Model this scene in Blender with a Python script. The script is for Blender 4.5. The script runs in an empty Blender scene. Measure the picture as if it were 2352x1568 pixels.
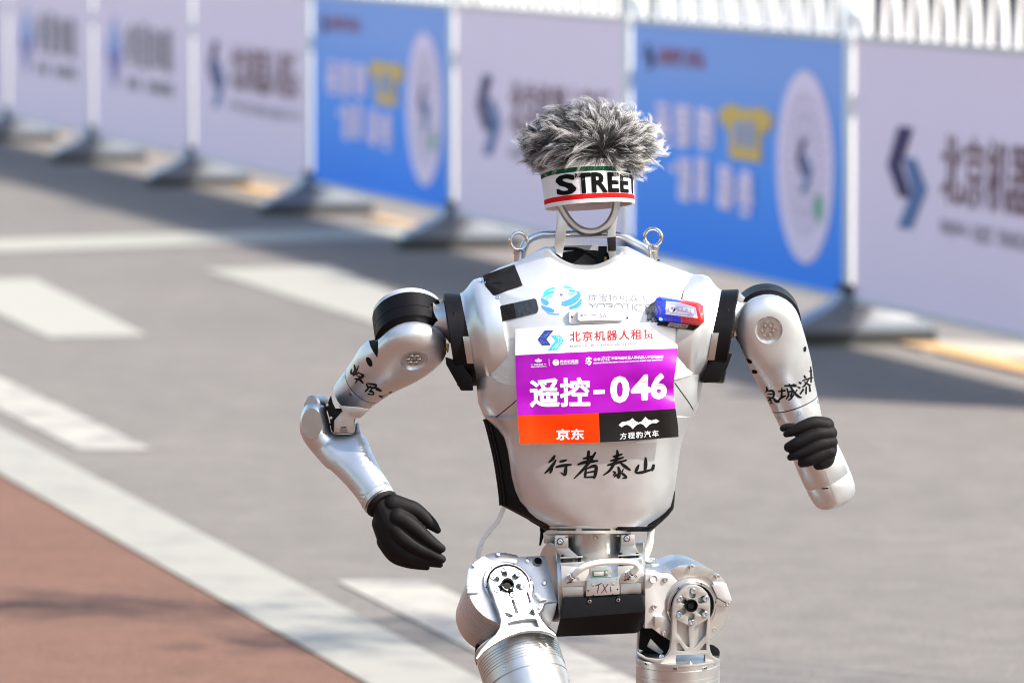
import bpy, bmesh, math, random
from mathutils import Vector, Matrix, noise
from mathutils.bvhtree import BVHTree

random.seed(7)
scene = bpy.context.scene
COL = scene.collection

# ------------------------------------------------------------------ camera
CAM_H = 1.8
PITCH = math.radians(4.305)
LENS = 214.3
cam_data = bpy.data.cameras.new('camera')
cam = bpy.data.objects.new('camera', cam_data)
COL.objects.link(cam)
cam.location = (0, 0, CAM_H)
cam.rotation_euler = (math.pi / 2 - PITCH, 0, 0)
cam_data.lens = LENS
cam_data.sensor_width = 36
cam_data.clip_start = 0.1
cam_data.clip_end = 3000
cam_data.dof.use_dof = True
cam_data.dof.focus_distance = 9.06
cam_data.dof.aperture_fstop = 7.0
scene.camera = cam

# ------------------------------------------------------------------ light
SUN = Vector((0.95, -0.52, 1.0)).normalized()
ELEV = math.asin(SUN.z)
world = bpy.data.worlds.new('World')
scene.world = world
world.use_nodes = True
wn = world.node_tree
for n in list(wn.nodes):
    wn.nodes.remove(n)
sky = wn.nodes.new('ShaderNodeTexSky')
sky.sky_type = 'NISHITA'
sky.sun_disc = False
sky.sun_elevation = ELEV
sky.sun_rotation = math.atan2(SUN.x, SUN.y)
sky.air_density = 1.2
sky.dust_density = 2.0
bg = wn.nodes.new('ShaderNodeBackground')
bg.inputs['Strength'].default_value = 0.15
wo = wn.nodes.new('ShaderNodeOutputWorld')
wn.links.new(sky.outputs[0], bg.inputs[0])
wn.links.new(bg.outputs[0], wo.inputs[0])
sun_data = bpy.data.lights.new('sun', 'SUN')
sun_data.energy = 4.3
sun_data.angle = math.radians(0.53)
sun_data.color = (1.0, 0.945, 0.85)
sun = bpy.data.objects.new('sun', sun_data)
COL.objects.link(sun)
sun.location = SUN * 40
sun.rotation_euler = SUN.to_track_quat('Z', 'Y').to_euler()

vs = scene.view_settings
vs.view_transform = 'Standard'
vs.look = 'None'
vs.gamma = 1
vs.use_curve_mapping = False
vs.exposure = 1.16
scene.render.engine = 'CYCLES'
scene.cycles.use_denoising = True
scene.cycles.filter_width = 1.1
scene.cycles.max_bounces = 8
scene.cycles.transparent_max_bounces = 12

# ------------------------------------------------------------------ image coordinate frames
# Robot points are image coordinates, 2352 pixels wide; one pixel is 0.65 mm on the robot.
UNIT = 0.00065
FOCAL = 14000.0
DIST = FOCAL * UNIT
CP, SP = math.cos(PITCH), math.sin(PITCH)


def W(p):
    """image point (x right, y down, d towards the viewer, all in pixels) -> world."""
    x, y, d = p
    k = (DIST - d * UNIT) / (CP + SP * (784 - y) / FOCAL)
    X = (x - 1176) / FOCAL * k
    Z = (784 - y) / FOCAL * k
    return Vector((X, CP * k + SP * Z, CAM_H - SP * k + CP * Z))


def ground(x, y, z=0.0):
    dx, dy = (x - 1176) / FOCAL, (784 - y) / FOCAL
    v = Vector((dx, CP + SP * dy, -SP + CP * dy))
    k = (z - CAM_H) / v.z
    return Vector((v.x * k, v.y * k, z))


def A(v):
    """direction in image axes -> world direction."""
    return Vector((v[0], -v[2], -v[1]))


def cv(ox, oy, sc):
    return lambda x, y: (ox + sc * x, oy + sc * y)


C1 = cv(1091, 172.3, .3662)
C2 = cv(1033.6, 574.2, .2808)
C3 = cv(1033.6, 918.7, .2808)
C4 = cv(1004.9, 1177.1, .3052)
A1 = cv(631.6, 631.6, .293)
A2 = cv(803.9, 1062.3, .1831)
A3 = cv(1579, 602.9, .3845)
A5 = cv(660.4, 890, .1831)
H1 = cv(1033.6, 1194.4, .2385)
H2 = cv(1424, 1234.6, .2128)
H3 = cv(1223, 1194.4, .1757)
B1 = cv(1177.1, 735, .1636)
N1 = cv(1194.4, 356, .1684)
W1 = cv(1119.7, 172.3, .2197)
F1 = cv(1768.6, 930.2, .1611)
L1 = cv(1435.5, 648.9, .0989)
Y1 = cv(1205.9, 631.6, .1221)

# ------------------------------------------------------------------ materials
MATS = {}


def mat(name, color, rough=.5, metal=0.0, bump=0.0, bscale=300, var=0.0, vscale=8, spec=.5,
        coat=0.0, trans=0.0, alpha=1.0, emit=0.0, sheen=0.0, aniso=0.0, sss=0.0, rvar=0.0):
    m = bpy.data.materials.new(name)
    m.use_nodes = True
    nt = m.node_tree
    b = nt.nodes['Principled BSDF']
    col = (*color, 1) if len(color) == 3 else color
    b.inputs['Base Color'].default_value = col
    b.inputs['Roughness'].default_value = rough
    b.inputs['Metallic'].default_value = metal
    b.inputs['Specular IOR Level'].default_value = spec
    b.inputs['Coat Weight'].default_value = coat
    b.inputs['Coat Roughness'].default_value = .12
    b.inputs['Transmission Weight'].default_value = trans
    b.inputs['Alpha'].default_value = alpha
    b.inputs['Sheen Weight'].default_value = sheen
    b.inputs['Anisotropic'].default_value = aniso
    if sss:
        b.inputs['Subsurface Weight'].default_value = sss
        b.inputs['Subsurface Radius'].default_value = (.006, .005, .004)
    if emit:
        b.inputs['Emission Color'].default_value = col
        b.inputs['Emission Strength'].default_value = emit
    tc = nt.nodes.new('ShaderNodeTexCoord')
    if bump:
        nz = nt.nodes.new('ShaderNodeTexNoise')
        nz.inputs['Scale'].default_value = bscale
        nz.inputs['Detail'].default_value = 3
        nt.links.new(tc.outputs['Object'], nz.inputs['Vector'])
        bp = nt.nodes.new('ShaderNodeBump')
        bp.inputs['Strength'].default_value = bump
        bp.inputs['Distance'].default_value = .002
        nt.links.new(nz.outputs[0], bp.inputs['Height'])
        nt.links.new(bp.outputs[0], b.inputs['Normal'])
    if var or rvar:
        n2 = nt.nodes.new('ShaderNodeTexNoise')
        n2.inputs['Scale'].default_value = vscale
        n2.inputs['Detail'].default_value = 6
        n2.inputs['Roughness'].default_value = .65
        nt.links.new(tc.outputs['Object'], n2.inputs['Vector'])
        if var:
            mr = nt.nodes.new('ShaderNodeMapRange')
            mr.inputs['From Min'].default_value = .25
            mr.inputs['From Max'].default_value = .75
            mr.inputs['To Min'].default_value = 1 - var
            mr.inputs['To Max'].default_value = 1 + var
            nt.links.new(n2.outputs[0], mr.inputs['Value'])
            vm = nt.nodes.new('ShaderNodeVectorMath')
            vm.operation = 'SCALE'
            vm.inputs[0].default_value = col[:3]
            nt.links.new(mr.outputs[0], vm.inputs['Scale'])
            nt.links.new(vm.outputs[0], b.inputs['Base Color'])
        if rvar:
            mr = nt.nodes.new('ShaderNodeMapRange')
            mr.inputs['From Min'].default_value = .3
            mr.inputs['From Max'].default_value = .7
            mr.inputs['To Min'].default_value = max(.02, rough - rvar)
            mr.inputs['To Max'].default_value = rough + rvar
            nt.links.new(n2.outputs[0], mr.inputs['Value'])
            nt.links.new(mr.outputs[0], b.inputs['Roughness'])
    MATS[name] = m
    return m


SILVER = mat('silver satin paint', (.585, .60, .62), .36, .77, bump=.035, bscale=1500, var=.06, vscale=18, rvar=.07)
PLATE = mat('pale silver paint', (.60, .60, .605), .40, .6, bump=.05, bscale=1600, var=.02, vscale=30, rvar=.03)
ALU = mat('machined aluminium', (.56, .56, .555), .36, .88, bump=.03, bscale=900, var=.04, vscale=40, rvar=.05)
YOKEM = mat('bead blasted aluminium', (.47, .47, .465), .42, .8, bump=.05, bscale=1200, var=.04, vscale=40, rvar=.05)
ALUD = mat('brushed grey aluminium', (.50, .50, .50), .34, .92, bump=.04, bscale=900, var=.06, vscale=40, rvar=.06)
STEEL = mat('stainless steel', (.62, .61, .60), .16, 1.0, var=.04, vscale=60, rvar=.05)
ZINC = mat('blue zinc bolt steel', (.60, .66, .72), .22, 1.0)
BRASS = mat('brass', (.30, .20, .07), .35, 1.0)
BLACK = mat('black anodised cover', (.0038, .0035, .0042), .45, 0, bump=.08, bscale=1400, var=.15, vscale=60, rvar=.06, spec=.13)
BLACKM = mat('matte black plastic', (.005, .0045, .005), .55, 0, bump=.12, bscale=1200, rvar=.06, spec=.13)
RUBBER = mat('black coated glove', (.0058, .005, .0056), .62, 0, bump=.35, bscale=700, var=.6, vscale=60, spec=.17)
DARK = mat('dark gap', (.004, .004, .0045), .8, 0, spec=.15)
TAPE = mat('black cloth tape', (.009, .0085, .009), .55, 0, spec=.16, bump=.35, bscale=260, var=.3, vscale=50)
FOAM = mat('black foam pad', (.005, .005, .005), .85, 0, spec=.2, bump=1.0, bscale=700, var=.5, vscale=200)
FILM = mat('black pad under clear film', (.018, .018, .02), .14, 0, bump=.9, bscale=160, coat=.6)
HOSE = mat('milky silicone hose', (.82, .81, .77), .3, 0, spec=.5, sss=.4, var=.02)
HOSE2 = mat('clear milky hose', (.74, .72, .68), .3, 0, alpha=.42)
INK = mat('black ink', (.004, .004, .0045), .5, 0, spec=.2)
MARKER = mat('maroon marker', (.055, .012, .03), .5, 0)
GREYINK = mat('grey engraved lettering', (.13, .12, .135), .45, .2)
PAPER = mat('white coated paper', (.80, .80, .81), .36, 0, spec=.3, var=.01)
PURPLE = mat('magenta print', (.30, .003, .35), .30, 0, spec=.3)
ORANGE = mat('orange print', (.80, .036, .001), .40, 0, spec=.12)
PBLACK = mat('black print', (.005, .0035, .0035), .35, 0, spec=.3)
WINK = mat('white print', (.82, .81, .83), .36, 0, spec=.25)
REDINK = mat('red print', (.42, .025, .03), .38, 0)
NAVY = mat('navy emblem print', (.030, .035, .24), .35, 0)
CYAN = mat('sky blue emblem print', (.06, .40, .68), .35, 0)
TURQ = mat('turquoise emblem print', (.03, .58, .66), .4, 0)
AZURE = mat('azure emblem print', (.05, .24, .62), .4, 0)
KWHITE = mat('white knit', (.72, .69, .70), .9, 0, bump=.3, bscale=1100, sheen=.1)
KGREEN = mat('green knit', (.005, .075, .03), .9, 0, bump=.3, bscale=1100, spec=.15)
KRED = mat('red knit', (.60, .008, .008), .9, 0, bump=.3, bscale=1100, spec=.15)
KBLACK = mat('black knit', (.005, .005, .0055), .9, 0, spec=.1, bump=.3, bscale=1100)
KPINK = mat('pinkish knit lining', (.62, .50, .50), .9, 0, bump=.4, bscale=300)
LBLUE = mat('blue lamp lens', (.010, .045, .70), .10, 0, coat=.8, bump=.5, bscale=260, emit=.10)
LRED = mat('red lamp lens', (.70, .012, .012), .10, 0, coat=.8, bump=.5, bscale=260, emit=.06)
LEDB = mat('lit blue diode', (.05, .35, 1.0), .3, 0, emit=6)
LABEL = mat('lilac label', (.34, .33, .56), .35, 0, coat=.4)
LABEL2 = mat('pale lilac label', (.50, .50, .68), .35, 0, coat=.4)
GREYSTK = mat('grey sticker', (.45, .44, .45), .4, 0)
PCB = mat('green circuit board', (.03, .16, .06), .4, 0)


def film_material():
    m = bpy.data.materials.new('clear plastic film')
    m.use_nodes = True
    nt = m.node_tree
    for n in list(nt.nodes):
        nt.nodes.remove(n)
    o = nt.nodes.new('ShaderNodeOutputMaterial')
    t = nt.nodes.new('ShaderNodeBsdfTransparent')
    t.inputs[0].default_value = (.93, .93, .94, 1)
    g = nt.nodes.new('ShaderNodeBsdfGlossy')
    g.inputs['Roughness'].default_value = .12
    mx = nt.nodes.new('ShaderNodeMixShader')
    lw = nt.nodes.new('ShaderNodeLayerWeight')
    lw.inputs[0].default_value = .35
    ml = nt.nodes.new('ShaderNodeMath')
    ml.operation = 'MULTIPLY'
    ml.inputs[1].default_value = .45
    nt.links.new(lw.outputs['Fresnel'], ml.inputs[0])
    nt.links.new(ml.outputs[0], mx.inputs[0])
    nt.links.new(t.outputs[0], mx.inputs[1])
    nt.links.new(g.outputs[0], mx.inputs[2])
    nt.links.new(mx.outputs[0], o.inputs[0])
    return m


CLEAR = film_material()

# ------------------------------------------------------------------ object helpers
WLOC = {}


def root(name, loc, label=None, cat=None, group=None, kind=None):
    o = bpy.data.objects.new(name, None)
    o.empty_display_size = .05
    COL.objects.link(o)
    o.location = loc
    WLOC[o.name] = Vector(loc)
    tag(o, label, cat, group, kind)
    return o


def tag(o, label=None, cat=None, group=None, kind=None):
    if label:
        o['label'] = label
    if cat:
        o['category'] = cat
    if group:
        o['group'] = group
    if kind:
        o['kind'] = kind
    return o


def finish(bm, smooth=38, recalc=True):
    if recalc:
        bmesh.ops.recalc_face_normals(bm, faces=bm.faces)
    lim = math.radians(smooth)
    for f in bm.faces:
        f.smooth = True
    for e in bm.edges:
        if len(e.link_faces) == 2:
            e.smooth = e.calc_face_angle(0) < lim


def link_bm(name, bm, material, parent=None, smooth=38, recalc=True, label=None):
    finish(bm, smooth, recalc)
    me = bpy.data.meshes.new(name)
    bm.to_mesh(me)
    bm.free()
    for m in (material if isinstance(material, (list, tuple)) else [material]):
        me.materials.append(m)
    o = bpy.data.objects.new(name, me)
    COL.objects.link(o)
    if parent is not None:
        o.parent = parent
        WLOC[o.name] = WLOC[parent.name]
    else:
        WLOC[o.name] = Vector((0, 0, 0))
    if label:
        o['label'] = label
    return o


def part(name, verts, faces, material, parent=None, smooth=38, px=True, recalc=True, fmat=None, bevel=0, label=None):
    """verts in image pixels (px) or world metres; one mesh object."""
    base = WLOC[parent.name] if parent is not None else Vector((0, 0, 0))
    bm = bmesh.new()
    vs_ = [bm.verts.new((W(v) if px else Vector(v)) - base) for v in verts]
    for i, f in enumerate(faces):
        try:
            bf = bm.faces.new([vs_[j] for j in f])
            if fmat:
                bf.material_index = fmat[i]
        except ValueError:
            pass
    bmesh.ops.remove_doubles(bm, verts=bm.verts, dist=1e-6)
    if bevel:
        bmesh.ops.recalc_face_normals(bm, faces=bm.faces)
        ed = [e for e in bm.edges if len(e.link_faces) == 2 and e.calc_face_angle(0) > math.radians(40)]
        bmesh.ops.bevel(bm, geom=ed, offset=bevel, segments=2, profile=.6, affect='EDGES', clamp_overlap=True)
    return link_bm(name, bm, material, parent, smooth, recalc, label)


def vec(*a):
    return Vector(a[0] if len(a) == 1 else a)


def frame(axis, ref=None):
    a = Vector(axis).normalized()
    r = Vector(ref) if ref is not None else (Vector((0, 1, 0)) if abs(a.y) < .9 else Vector((1, 0, 0)))
    u = (r - a * r.dot(a)).normalized()
    return u, a.cross(u), a


class G:
    """collects verts and faces in image pixels."""

    def __init__(self):
        self.v, self.f, self.m = [], [], []

    def add(self, v, f, mi=0):
        n = len(self.v)
        self.v += [tuple(x) for x in v]
        self.f += [[n + i for i in q] for q in f]
        self.m += [mi] * len(f)

    def loft(self, rings, cap0=True, cap1=True, closed=True, mi=0):
        n = len(rings[0])
        v = [p for r in rings for p in r]
        f = []
        for i in range(len(rings) - 1):
            for j in range(n if closed else n - 1):
                k = (j + 1) % n
                f.append([i * n + j, i * n + k, (i + 1) * n + k, (i + 1) * n + j])
        if cap0:
            f.append(list(range(n))[::-1])
        if cap1:
            f.append([(len(rings) - 1) * n + j for j in range(n)])
        self.add(v, f, mi)
        return self

    def lathe(self, c, axis, prof, seg=48, ref=None, cap0=True, cap1=True, el=1.0, mi=0):
        u, w, a = frame(axis, ref)
        c = Vector(c)
        rings = []
        for t, r in prof:
            rings.append([c + a * t + u * (r * math.cos(2 * math.pi * k / seg)) + w * (r * el * math.sin(2 * math.pi * k / seg)) for k in range(seg)])
        return self.loft(rings, cap0, cap1, mi=mi)

    def tube(self, pts, rad, seg=14, caps=True, mi=0, flat=1.0, roundcap=False):
        pts = [Vector(p) for p in pts]
        if not isinstance(rad, (list, tuple)):
            rad = [rad] * len(pts)
        rad = list(rad)
        if roundcap:
            d0 = (pts[0] - pts[1]).normalized()
            d1 = (pts[-1] - pts[-2]).normalized()
            r0, r1 = rad[0], rad[-1]
            hp, hr, tp, tr = [], [], [], []
            for q in (1.0, .92, .7, .38):
                hp.append(pts[0] + d0 * r0 * q)
                hr.append(r0 * math.sqrt(max(1 - q * q, .0016)))
            for q in (.38, .7, .92, 1.0):
                tp.append(pts[-1] + d1 * r1 * q)
                tr.append(r1 * math.sqrt(max(1 - q * q, .0016)))
            pts, rad = hp + pts + tp, hr + rad + tr
        rings = []
        u = None
        for i, p in enumerate(pts):
            t = (pts[min(i + 1, len(pts) - 1)] - pts[max(i - 1, 0)]).normalized()
            if u is None:
                u, w, t = frame(t)
            else:
                u = (u - t * u.dot(t)).normalized()
                w = t.cross(u)
            rings.append([p + u * rad[i] * math.cos(2 * math.pi * k / seg) + w * flat * rad[i] * math.sin(2 * math.pi * k / seg) for k in range(seg)])
        return self.loft(rings, caps, caps, mi=mi)

    def prism(self, poly, d0, d1, mi=0):
        """polygon (x, y) between depths d0 (back) and d1 (front)."""
        return self.loft([[(x, y, d0) for x, y in poly], [(x, y, d1) for x, y in poly]], mi=mi)

    def box(self, c, u, v, n, hu, hv, hn, mi=0):
        c, u, v, n = Vector(c), Vector(u), Vector(v), Vector(n)
        r = []
        for s in (-hn, hn):
            r.append([c + u * (a * hu) + v * (b * hv) + n * s for a, b in ((-1, -1), (1, -1), (1, 1), (-1, 1))])
        return self.loft(r, mi=mi)

    def put(self, name, material, parent=None, **k):
        return part(name, self.v, self.f, material, parent, fmat=self.m if any(self.m) else None, **k)

    def bvh(self):
        return BVHTree.FromPolygons([Vector(p) for p in self.v], self.f)


def smooth_path(pts, n=8, closed=False):
    """Catmull-Rom through pts (any dimension)."""
    P = [Vector(p) for p in pts]
    out = []
    m = len(P)
    last = m if closed else m - 1
    for i in range(last):
        p0 = P[(i - 1) % m] if closed or i > 0 else P[i] * 2 - P[i + 1]
        p1, p2 = P[i], P[(i + 1) % m]
        p3 = P[(i + 2) % m] if closed or i + 2 < m else P[i + 1] * 2 - P[i]
        for k in range(n):
            t = k / n
            out.append(.5 * ((2 * p1) + (p2 - p0) * t + (2 * p0 - 5 * p1 + 4 * p2 - p3) * t * t + (3 * p1 - p0 - 3 * p2 + p3) * t ** 3))
    if not closed:
        out.append(P[-1].copy())
    return out


def interp(tab, y):
    """piecewise linear through [(y, v)...] (v scalar)."""
    if y <= tab[0][0]:
        return tab[0][1]
    for (a, va), (b, vb) in zip(tab, tab[1:]):
        if y <= b:
            t = (y - a) / (b - a)
            return va + (vb - va) * t
    return tab[-1][1]


def fill(polys, maxlen=None):
    """2-D filled outline (holes allowed) -> verts, faces."""
    c = bpy.data.curves.new('outline', 'CURVE')
    c.dimensions = '2D'
    c.fill_mode = 'BOTH'
    for P in polys:
        s = c.splines.new('POLY')
        s.points.add(len(P) - 1)
        s.use_cyclic_u = True
        for i, p in enumerate(P):
            s.points[i].co = (p[0], p[1], 0, 1)
    o = bpy.data.objects.new('outline', c)
    me = bpy.data.meshes.new_from_object(o)
    bpy.data.objects.remove(o)
    bpy.data.curves.remove(c)
    return refine(me, maxlen)


def carve(o, cutters):
    """cut the closed shapes (G builders, image pixels) out of object o."""
    base = o.matrix_world.translation + (WLOC[o.parent.name] if o.parent else Vector((0, 0, 0)))
    tmp = []
    for g in cutters:
        c = part('cutter', g.v, g.f, DARK, None)
        for v in c.data.vertices:
            v.co -= WLOC[o.name]
        m = o.modifiers.new('cut', 'BOOLEAN')
        m.operation = 'DIFFERENCE'
        m.solver = 'EXACT'
        m.object = c
        tmp.append(c)
    par = o.parent
    o.parent = None
    bpy.context.view_layer.update()
    dg = bpy.context.evaluated_depsgraph_get()
    me = bpy.data.meshes.new_from_object(o.evaluated_get(dg))
    o.modifiers.clear()
    old = o.data
    o.data = me
    me.name = o.name
    while len(me.materials) > 1:
        me.materials.pop()
    if not me.materials:
        me.materials.append(old.materials[0])
    for p in me.polygons:
        p.material_index = 0
    o.parent = par
    for c in tmp:
        bpy.data.objects.remove(c)
    bpy.data.meshes.remove(old)
    bm = bmesh.new()
    bm.from_mesh(me)
    finish(bm, 32, False)
    bm.to_mesh(me)
    bm.free()


def refine(me, maxlen):
    bm = bmesh.new()
    bm.from_mesh(me)
    bpy.data.meshes.remove(me)
    bmesh.ops.remove_doubles(bm, verts=bm.verts, dist=1e-5)
    bmesh.ops.triangulate(bm, faces=bm.faces)
    if maxlen:
        for _ in range(7):
            ed = [e for e in bm.edges if e.calc_length() > maxlen]
            if not ed:
                break
            bmesh.ops.subdivide_edges(bm, edges=ed, cuts=1)
            bmesh.ops.triangulate(bm, faces=[f for f in bm.faces if len(f.verts) > 3])
    bm.verts.index_update()
    v = [(p.co.x, p.co.y) for p in bm.verts]
    f = [[q.index for q in p.verts] for p in bm.faces]
    bm.free()
    return v, f


def outline_edges(f):
    cnt = {}
    for q in f:
        for i in range(len(q)):
            e = (q[i], q[(i + 1) % len(q)])
            k = tuple(sorted(e))
            cnt.setdefault(k, []).append(e)
    return [v[0] for v in cnt.values() if len(v) == 1]


def text2d(body, bold=0.0, maxlen=None, spacing=1.0, shear=0.0):
    """text outline normalised to the unit box (y down): verts, faces, aspect."""
    c = bpy.data.curves.new('lettering', 'FONT')
    c.body = body
    c.size = 1
    c.offset = bold
    c.space_character = spacing
    c.shear = shear
    c.resolution_u = 3
    o = bpy.data.objects.new('lettering', c)
    me = bpy.data.meshes.new_from_object(o)
    bpy.data.objects.remove(o)
    bpy.data.curves.remove(c)
    v, f = refine(me, maxlen)
    x0, x1 = min(p[0] for p in v), max(p[0] for p in v)
    y0, y1 = min(p[1] for p in v), max(p[1] for p in v)
    return [((p[0] - x0) / (x1 - x0), (y1 - p[1]) / (y1 - y0)) for p in v], f, (x1 - x0) / (y1 - y0)


def ribbon2d(strokes, sc=1.0):
    """brush strokes [(x, y, width)...] -> list of (verts, faces)."""
    V, Fc = [], []
    for st in strokes:
        P = smooth_path([(x, y, w) for x, y, w in st], 6)
        n = len(P)
        b = len(V)
        for i, p in enumerate(P):
            t = Vector((P[min(i + 1, n - 1)].x - P[max(i - 1, 0)].x, P[min(i + 1, n - 1)].y - P[max(i - 1, 0)].y))
            t = t.normalized() if t.length else Vector((1, 0))
            nx, ny = -t.y, t.x
            w = max(p.z, 1) * .5 * sc
            V += [(p.x + nx * w, p.y + ny * w), (p.x - nx * w, p.y - ny * w)]
        for i in range(n - 1):
            Fc.append([b + 2 * i, b + 2 * i + 1, b + 2 * i + 3, b + 2 * i + 2])
    return V, Fc


def onto(bvh, x, y, off=0.0, front=1500.0):
    h = bvh.ray_cast(Vector((x, y, front)), Vector((0, 0, -1)))
    if h[0] is None:
        h = bvh.find_nearest(Vector((x, y, 0)))
        return Vector((x, y, h[0].z + off))
    return Vector((x, y, h[0].z + off))


def quad(q, u, v):
    (ax, ay), (bx, by), (cx, cy), (dx, dy) = q      # top left, top right, bottom right, bottom left
    x = (ax * (1 - u) + bx * u) * (1 - v) + (dx * (1 - u) + cx * u) * v
    y = (ay * (1 - u) + by * u) * (1 - v) + (dy * (1 - u) + cy * u) * v
    return x, y


def flatprint(name, v2, f, bvh, material, parent, off=.8):
    hit = [bvh.ray_cast(Vector((x, y, 1500.0)), Vector((0, 0, -1)))[0] is not None for x, y in v2]
    f = [q for q in f if all(hit[i] for i in q)]
    used = sorted({i for q in f for i in q})
    re_ = {i: n for n, i in enumerate(used)}
    v2, f = [v2[i] for i in used], [[re_[i] for i in q] for q in f]
    return part(name, [onto(bvh, x, y, off) for x, y in v2], f, material, parent, smooth=60)


def words(name, body, q, bvh, material, parent, bold=0.0, off=.45, maxlen=.08, spacing=1.0, shear=0.0):
    fat = max(0, bold - .012)
    v, f, asp = text2d(body, min(bold, .012), maxlen, spacing, shear)
    if fat <= 0:
        return flatprint(name, [quad(q, *p) for p in v], f, bvh, material, parent, off)
    V, Fc, O = [], [], []
    for i in range(9):
        # thickened letters: the outline repeated a hair's breadth apart
        dx, dy = (0, 0) if i == 0 else (math.cos(i * math.pi / 4), math.sin(i * math.pi / 4))
        b = len(V)
        V += [quad(q, (a + dx * fat / asp + fat / asp) / (1 + 2 * fat / asp), (c + dy * fat + fat) / (1 + 2 * fat)) for a, c in v]
        O += [off + .015 * i] * len(v)
        Fc += [[b + j for j in t] for t in f]
    return part(name, [onto(bvh, x, y, o) for (x, y), o in zip(V, O)], Fc, material, parent, smooth=60)


def sticker(name, polys, bvh, material, parent, off=4.0, maxlen=14, label=None, px=True, back=0.5, smooth=38):
    """a sheet with a visible thickness laid over a surface."""
    v, f = fill(polys, maxlen)
    top = [onto(bvh, x, y, off) for x, y in v]
    n = len(top)
    low = [(p.x, p.y, p.z - off - back) for p in top]
    faces = f + [[i + n for i in q][::-1] for q in f]
    for a, b in outline_edges(f):
        faces.append([b, a, a + n, b + n])
    return part(name, [tuple(p) for p in top] + low, faces, material, parent, label=label, smooth=smooth)


def inflate(outline, R, d0, maxlen=7, back=1.0):
    """solid with the given outline: rounded over a rim of width R, about the depth d0(x, y)."""
    v, f = fill([outline], maxlen)
    n = len(outline)
    E_ = [(Vector(outline[i]), Vector(outline[(i + 1) % n])) for i in range(n)]
    T = []
    for x, y in v:
        p = Vector((x, y))
        best = 1e9
        for a, b in E_:
            ab = b - a
            t = max(0, min(1, (p - a).dot(ab) / max(ab.length_squared, 1e-9)))
            best = min(best, (p - (a + ab * t)).length_squared)
        T.append(math.sqrt(best))
    g = G()
    h = [R * math.sqrt(max(0, 1 - (1 - min(t / R, 1)) ** 2)) for t in T]
    m = len(v)
    nb = [set() for _ in v]
    for q in f:
        for i in range(3):
            nb[q[i]].add(q[i - 1])
            nb[q[i - 1]].add(q[i])
    rim = {i for e in outline_edges(f) for i in e}
    for _ in range(14):
        h = [a if i in rim else .4 * a + .6 * sum(h[j] for j in nb[i]) / len(nb[i]) for i, a in enumerate(h)]
    top = [(x, y, d0(x, y) + a) for (x, y), a in zip(v, h)]
    low = [(x, y, d0(x, y) - a * back) for (x, y), a in zip(v, h)]
    g.add(top + low, f + [[i + m for i in q][::-1] for q in f])
    for a, b in outline_edges(f):
        g.f.append([b, a, a + m, b + m])
        g.m.append(0)
    return g


def onplane(x, y, c, n, off=0.0):
    """point of the plane through c (normal n, shifted off along n) seen at (x, y)."""
    c, n = Vector(c), Vector(n)
    c = c + n * off
    return Vector((x, y, c.z - (n.x * (x - c.x) + n.y * (y - c.y)) / n.z))


def plate(name, polys, c, n, off, thick, bevel, material, parent, smooth=38, label=None):
    """a flat machined plate: outlines given as seen, lying on the plane (c, n), holes allowed, edges bevelled."""
    n = Vector(n).normalized()
    u, w, n = frame(n, (1, 0, 0))
    o = Vector(c) + n * off
    cu = bpy.data.curves.new('plate', 'CURVE')
    cu.dimensions = '2D'
    cu.fill_mode = 'BOTH'
    cu.extrude = max(thick / 2 - bevel, .01)
    cu.bevel_depth = bevel
    cu.bevel_resolution = 1
    cu.offset = -bevel
    for P in polys:
        s = cu.splines.new('POLY')
        s.points.add(len(P) - 1)
        s.use_cyclic_u = True
        for i, p in enumerate(P):
            q = onplane(p[0], p[1], c, n, off) - o
            s.points[i].co = (q.dot(u), q.dot(w), 0, 1)
    ob = bpy.data.objects.new('plate', cu)
    me = bpy.data.meshes.new_from_object(ob)
    V = [tuple(o + u * p.co.x + w * p.co.y + n * (p.co.z - thick / 2)) for p in me.vertices]
    Fc = [list(p.vertices) for p in me.polygons]
    bpy.data.objects.remove(ob)
    bpy.data.curves.remove(cu)
    bpy.data.meshes.remove(me)
    return part(name, V, Fc, material, parent, smooth=smooth, label=label)


def circle2(cx, cy, r, n=24, ry=None, a0=0, rot=0.0):
    ry = r if ry is None else ry
    out = []
    for k in range(n):
        t = a0 + 2 * math.pi * k / n
        x, y = r * math.cos(t), ry * math.sin(t)
        out.append((cx + x * math.cos(rot) - y * math.sin(rot), cy + x * math.sin(rot) + y * math.cos(rot)))
    return out


BOLT = {}


def bolt(c, axis, r, material, parent, h=.8, name='bolt'):
    """socket-head screw; all of one material share a mesh."""
    key = (material.name, h)
    if key not in BOLT:
        bm = bmesh.new()
        seg = 16
        prof = [(-.6, .55), (0, .55), (0, 1), (.82 * h, 1), (h, .86), (h, .56), (h * .45, .50), (h * .35, 0.001)]
        rings = []
        for t, rr in prof:
            rings.append([bm.verts.new((rr * math.cos(2 * math.pi * k / seg), rr * math.sin(2 * math.pi * k / seg), t)) for k in range(seg)])
        for i in range(len(rings) - 1):
            for k in range(seg):
                bm.faces.new([rings[i][k], rings[i][(k + 1) % seg], rings[i + 1][(k + 1) % seg], rings[i + 1][k]])
        bm.faces.new(rings[0][::-1])
        finish(bm)
        me = bpy.data.meshes.new('bolt')
        bm.to_mesh(me)
        bm.free()
        me.materials.append(material)
        BOLT[key] = me
    o = bpy.data.objects.new(name, BOLT[key])
    COL.objects.link(o)
    o.parent = parent
    q = A(Vector(axis)).normalized().to_track_quat('Z', 'Y').to_matrix().to_4x4()
    o.matrix_local = Matrix.Translation(W(c) - WLOC[parent.name]) @ q @ Matrix.Diagonal((r * UNIT, r * UNIT, r * UNIT, 1))
    WLOC[o.name] = WLOC[parent.name]
    return o


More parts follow.
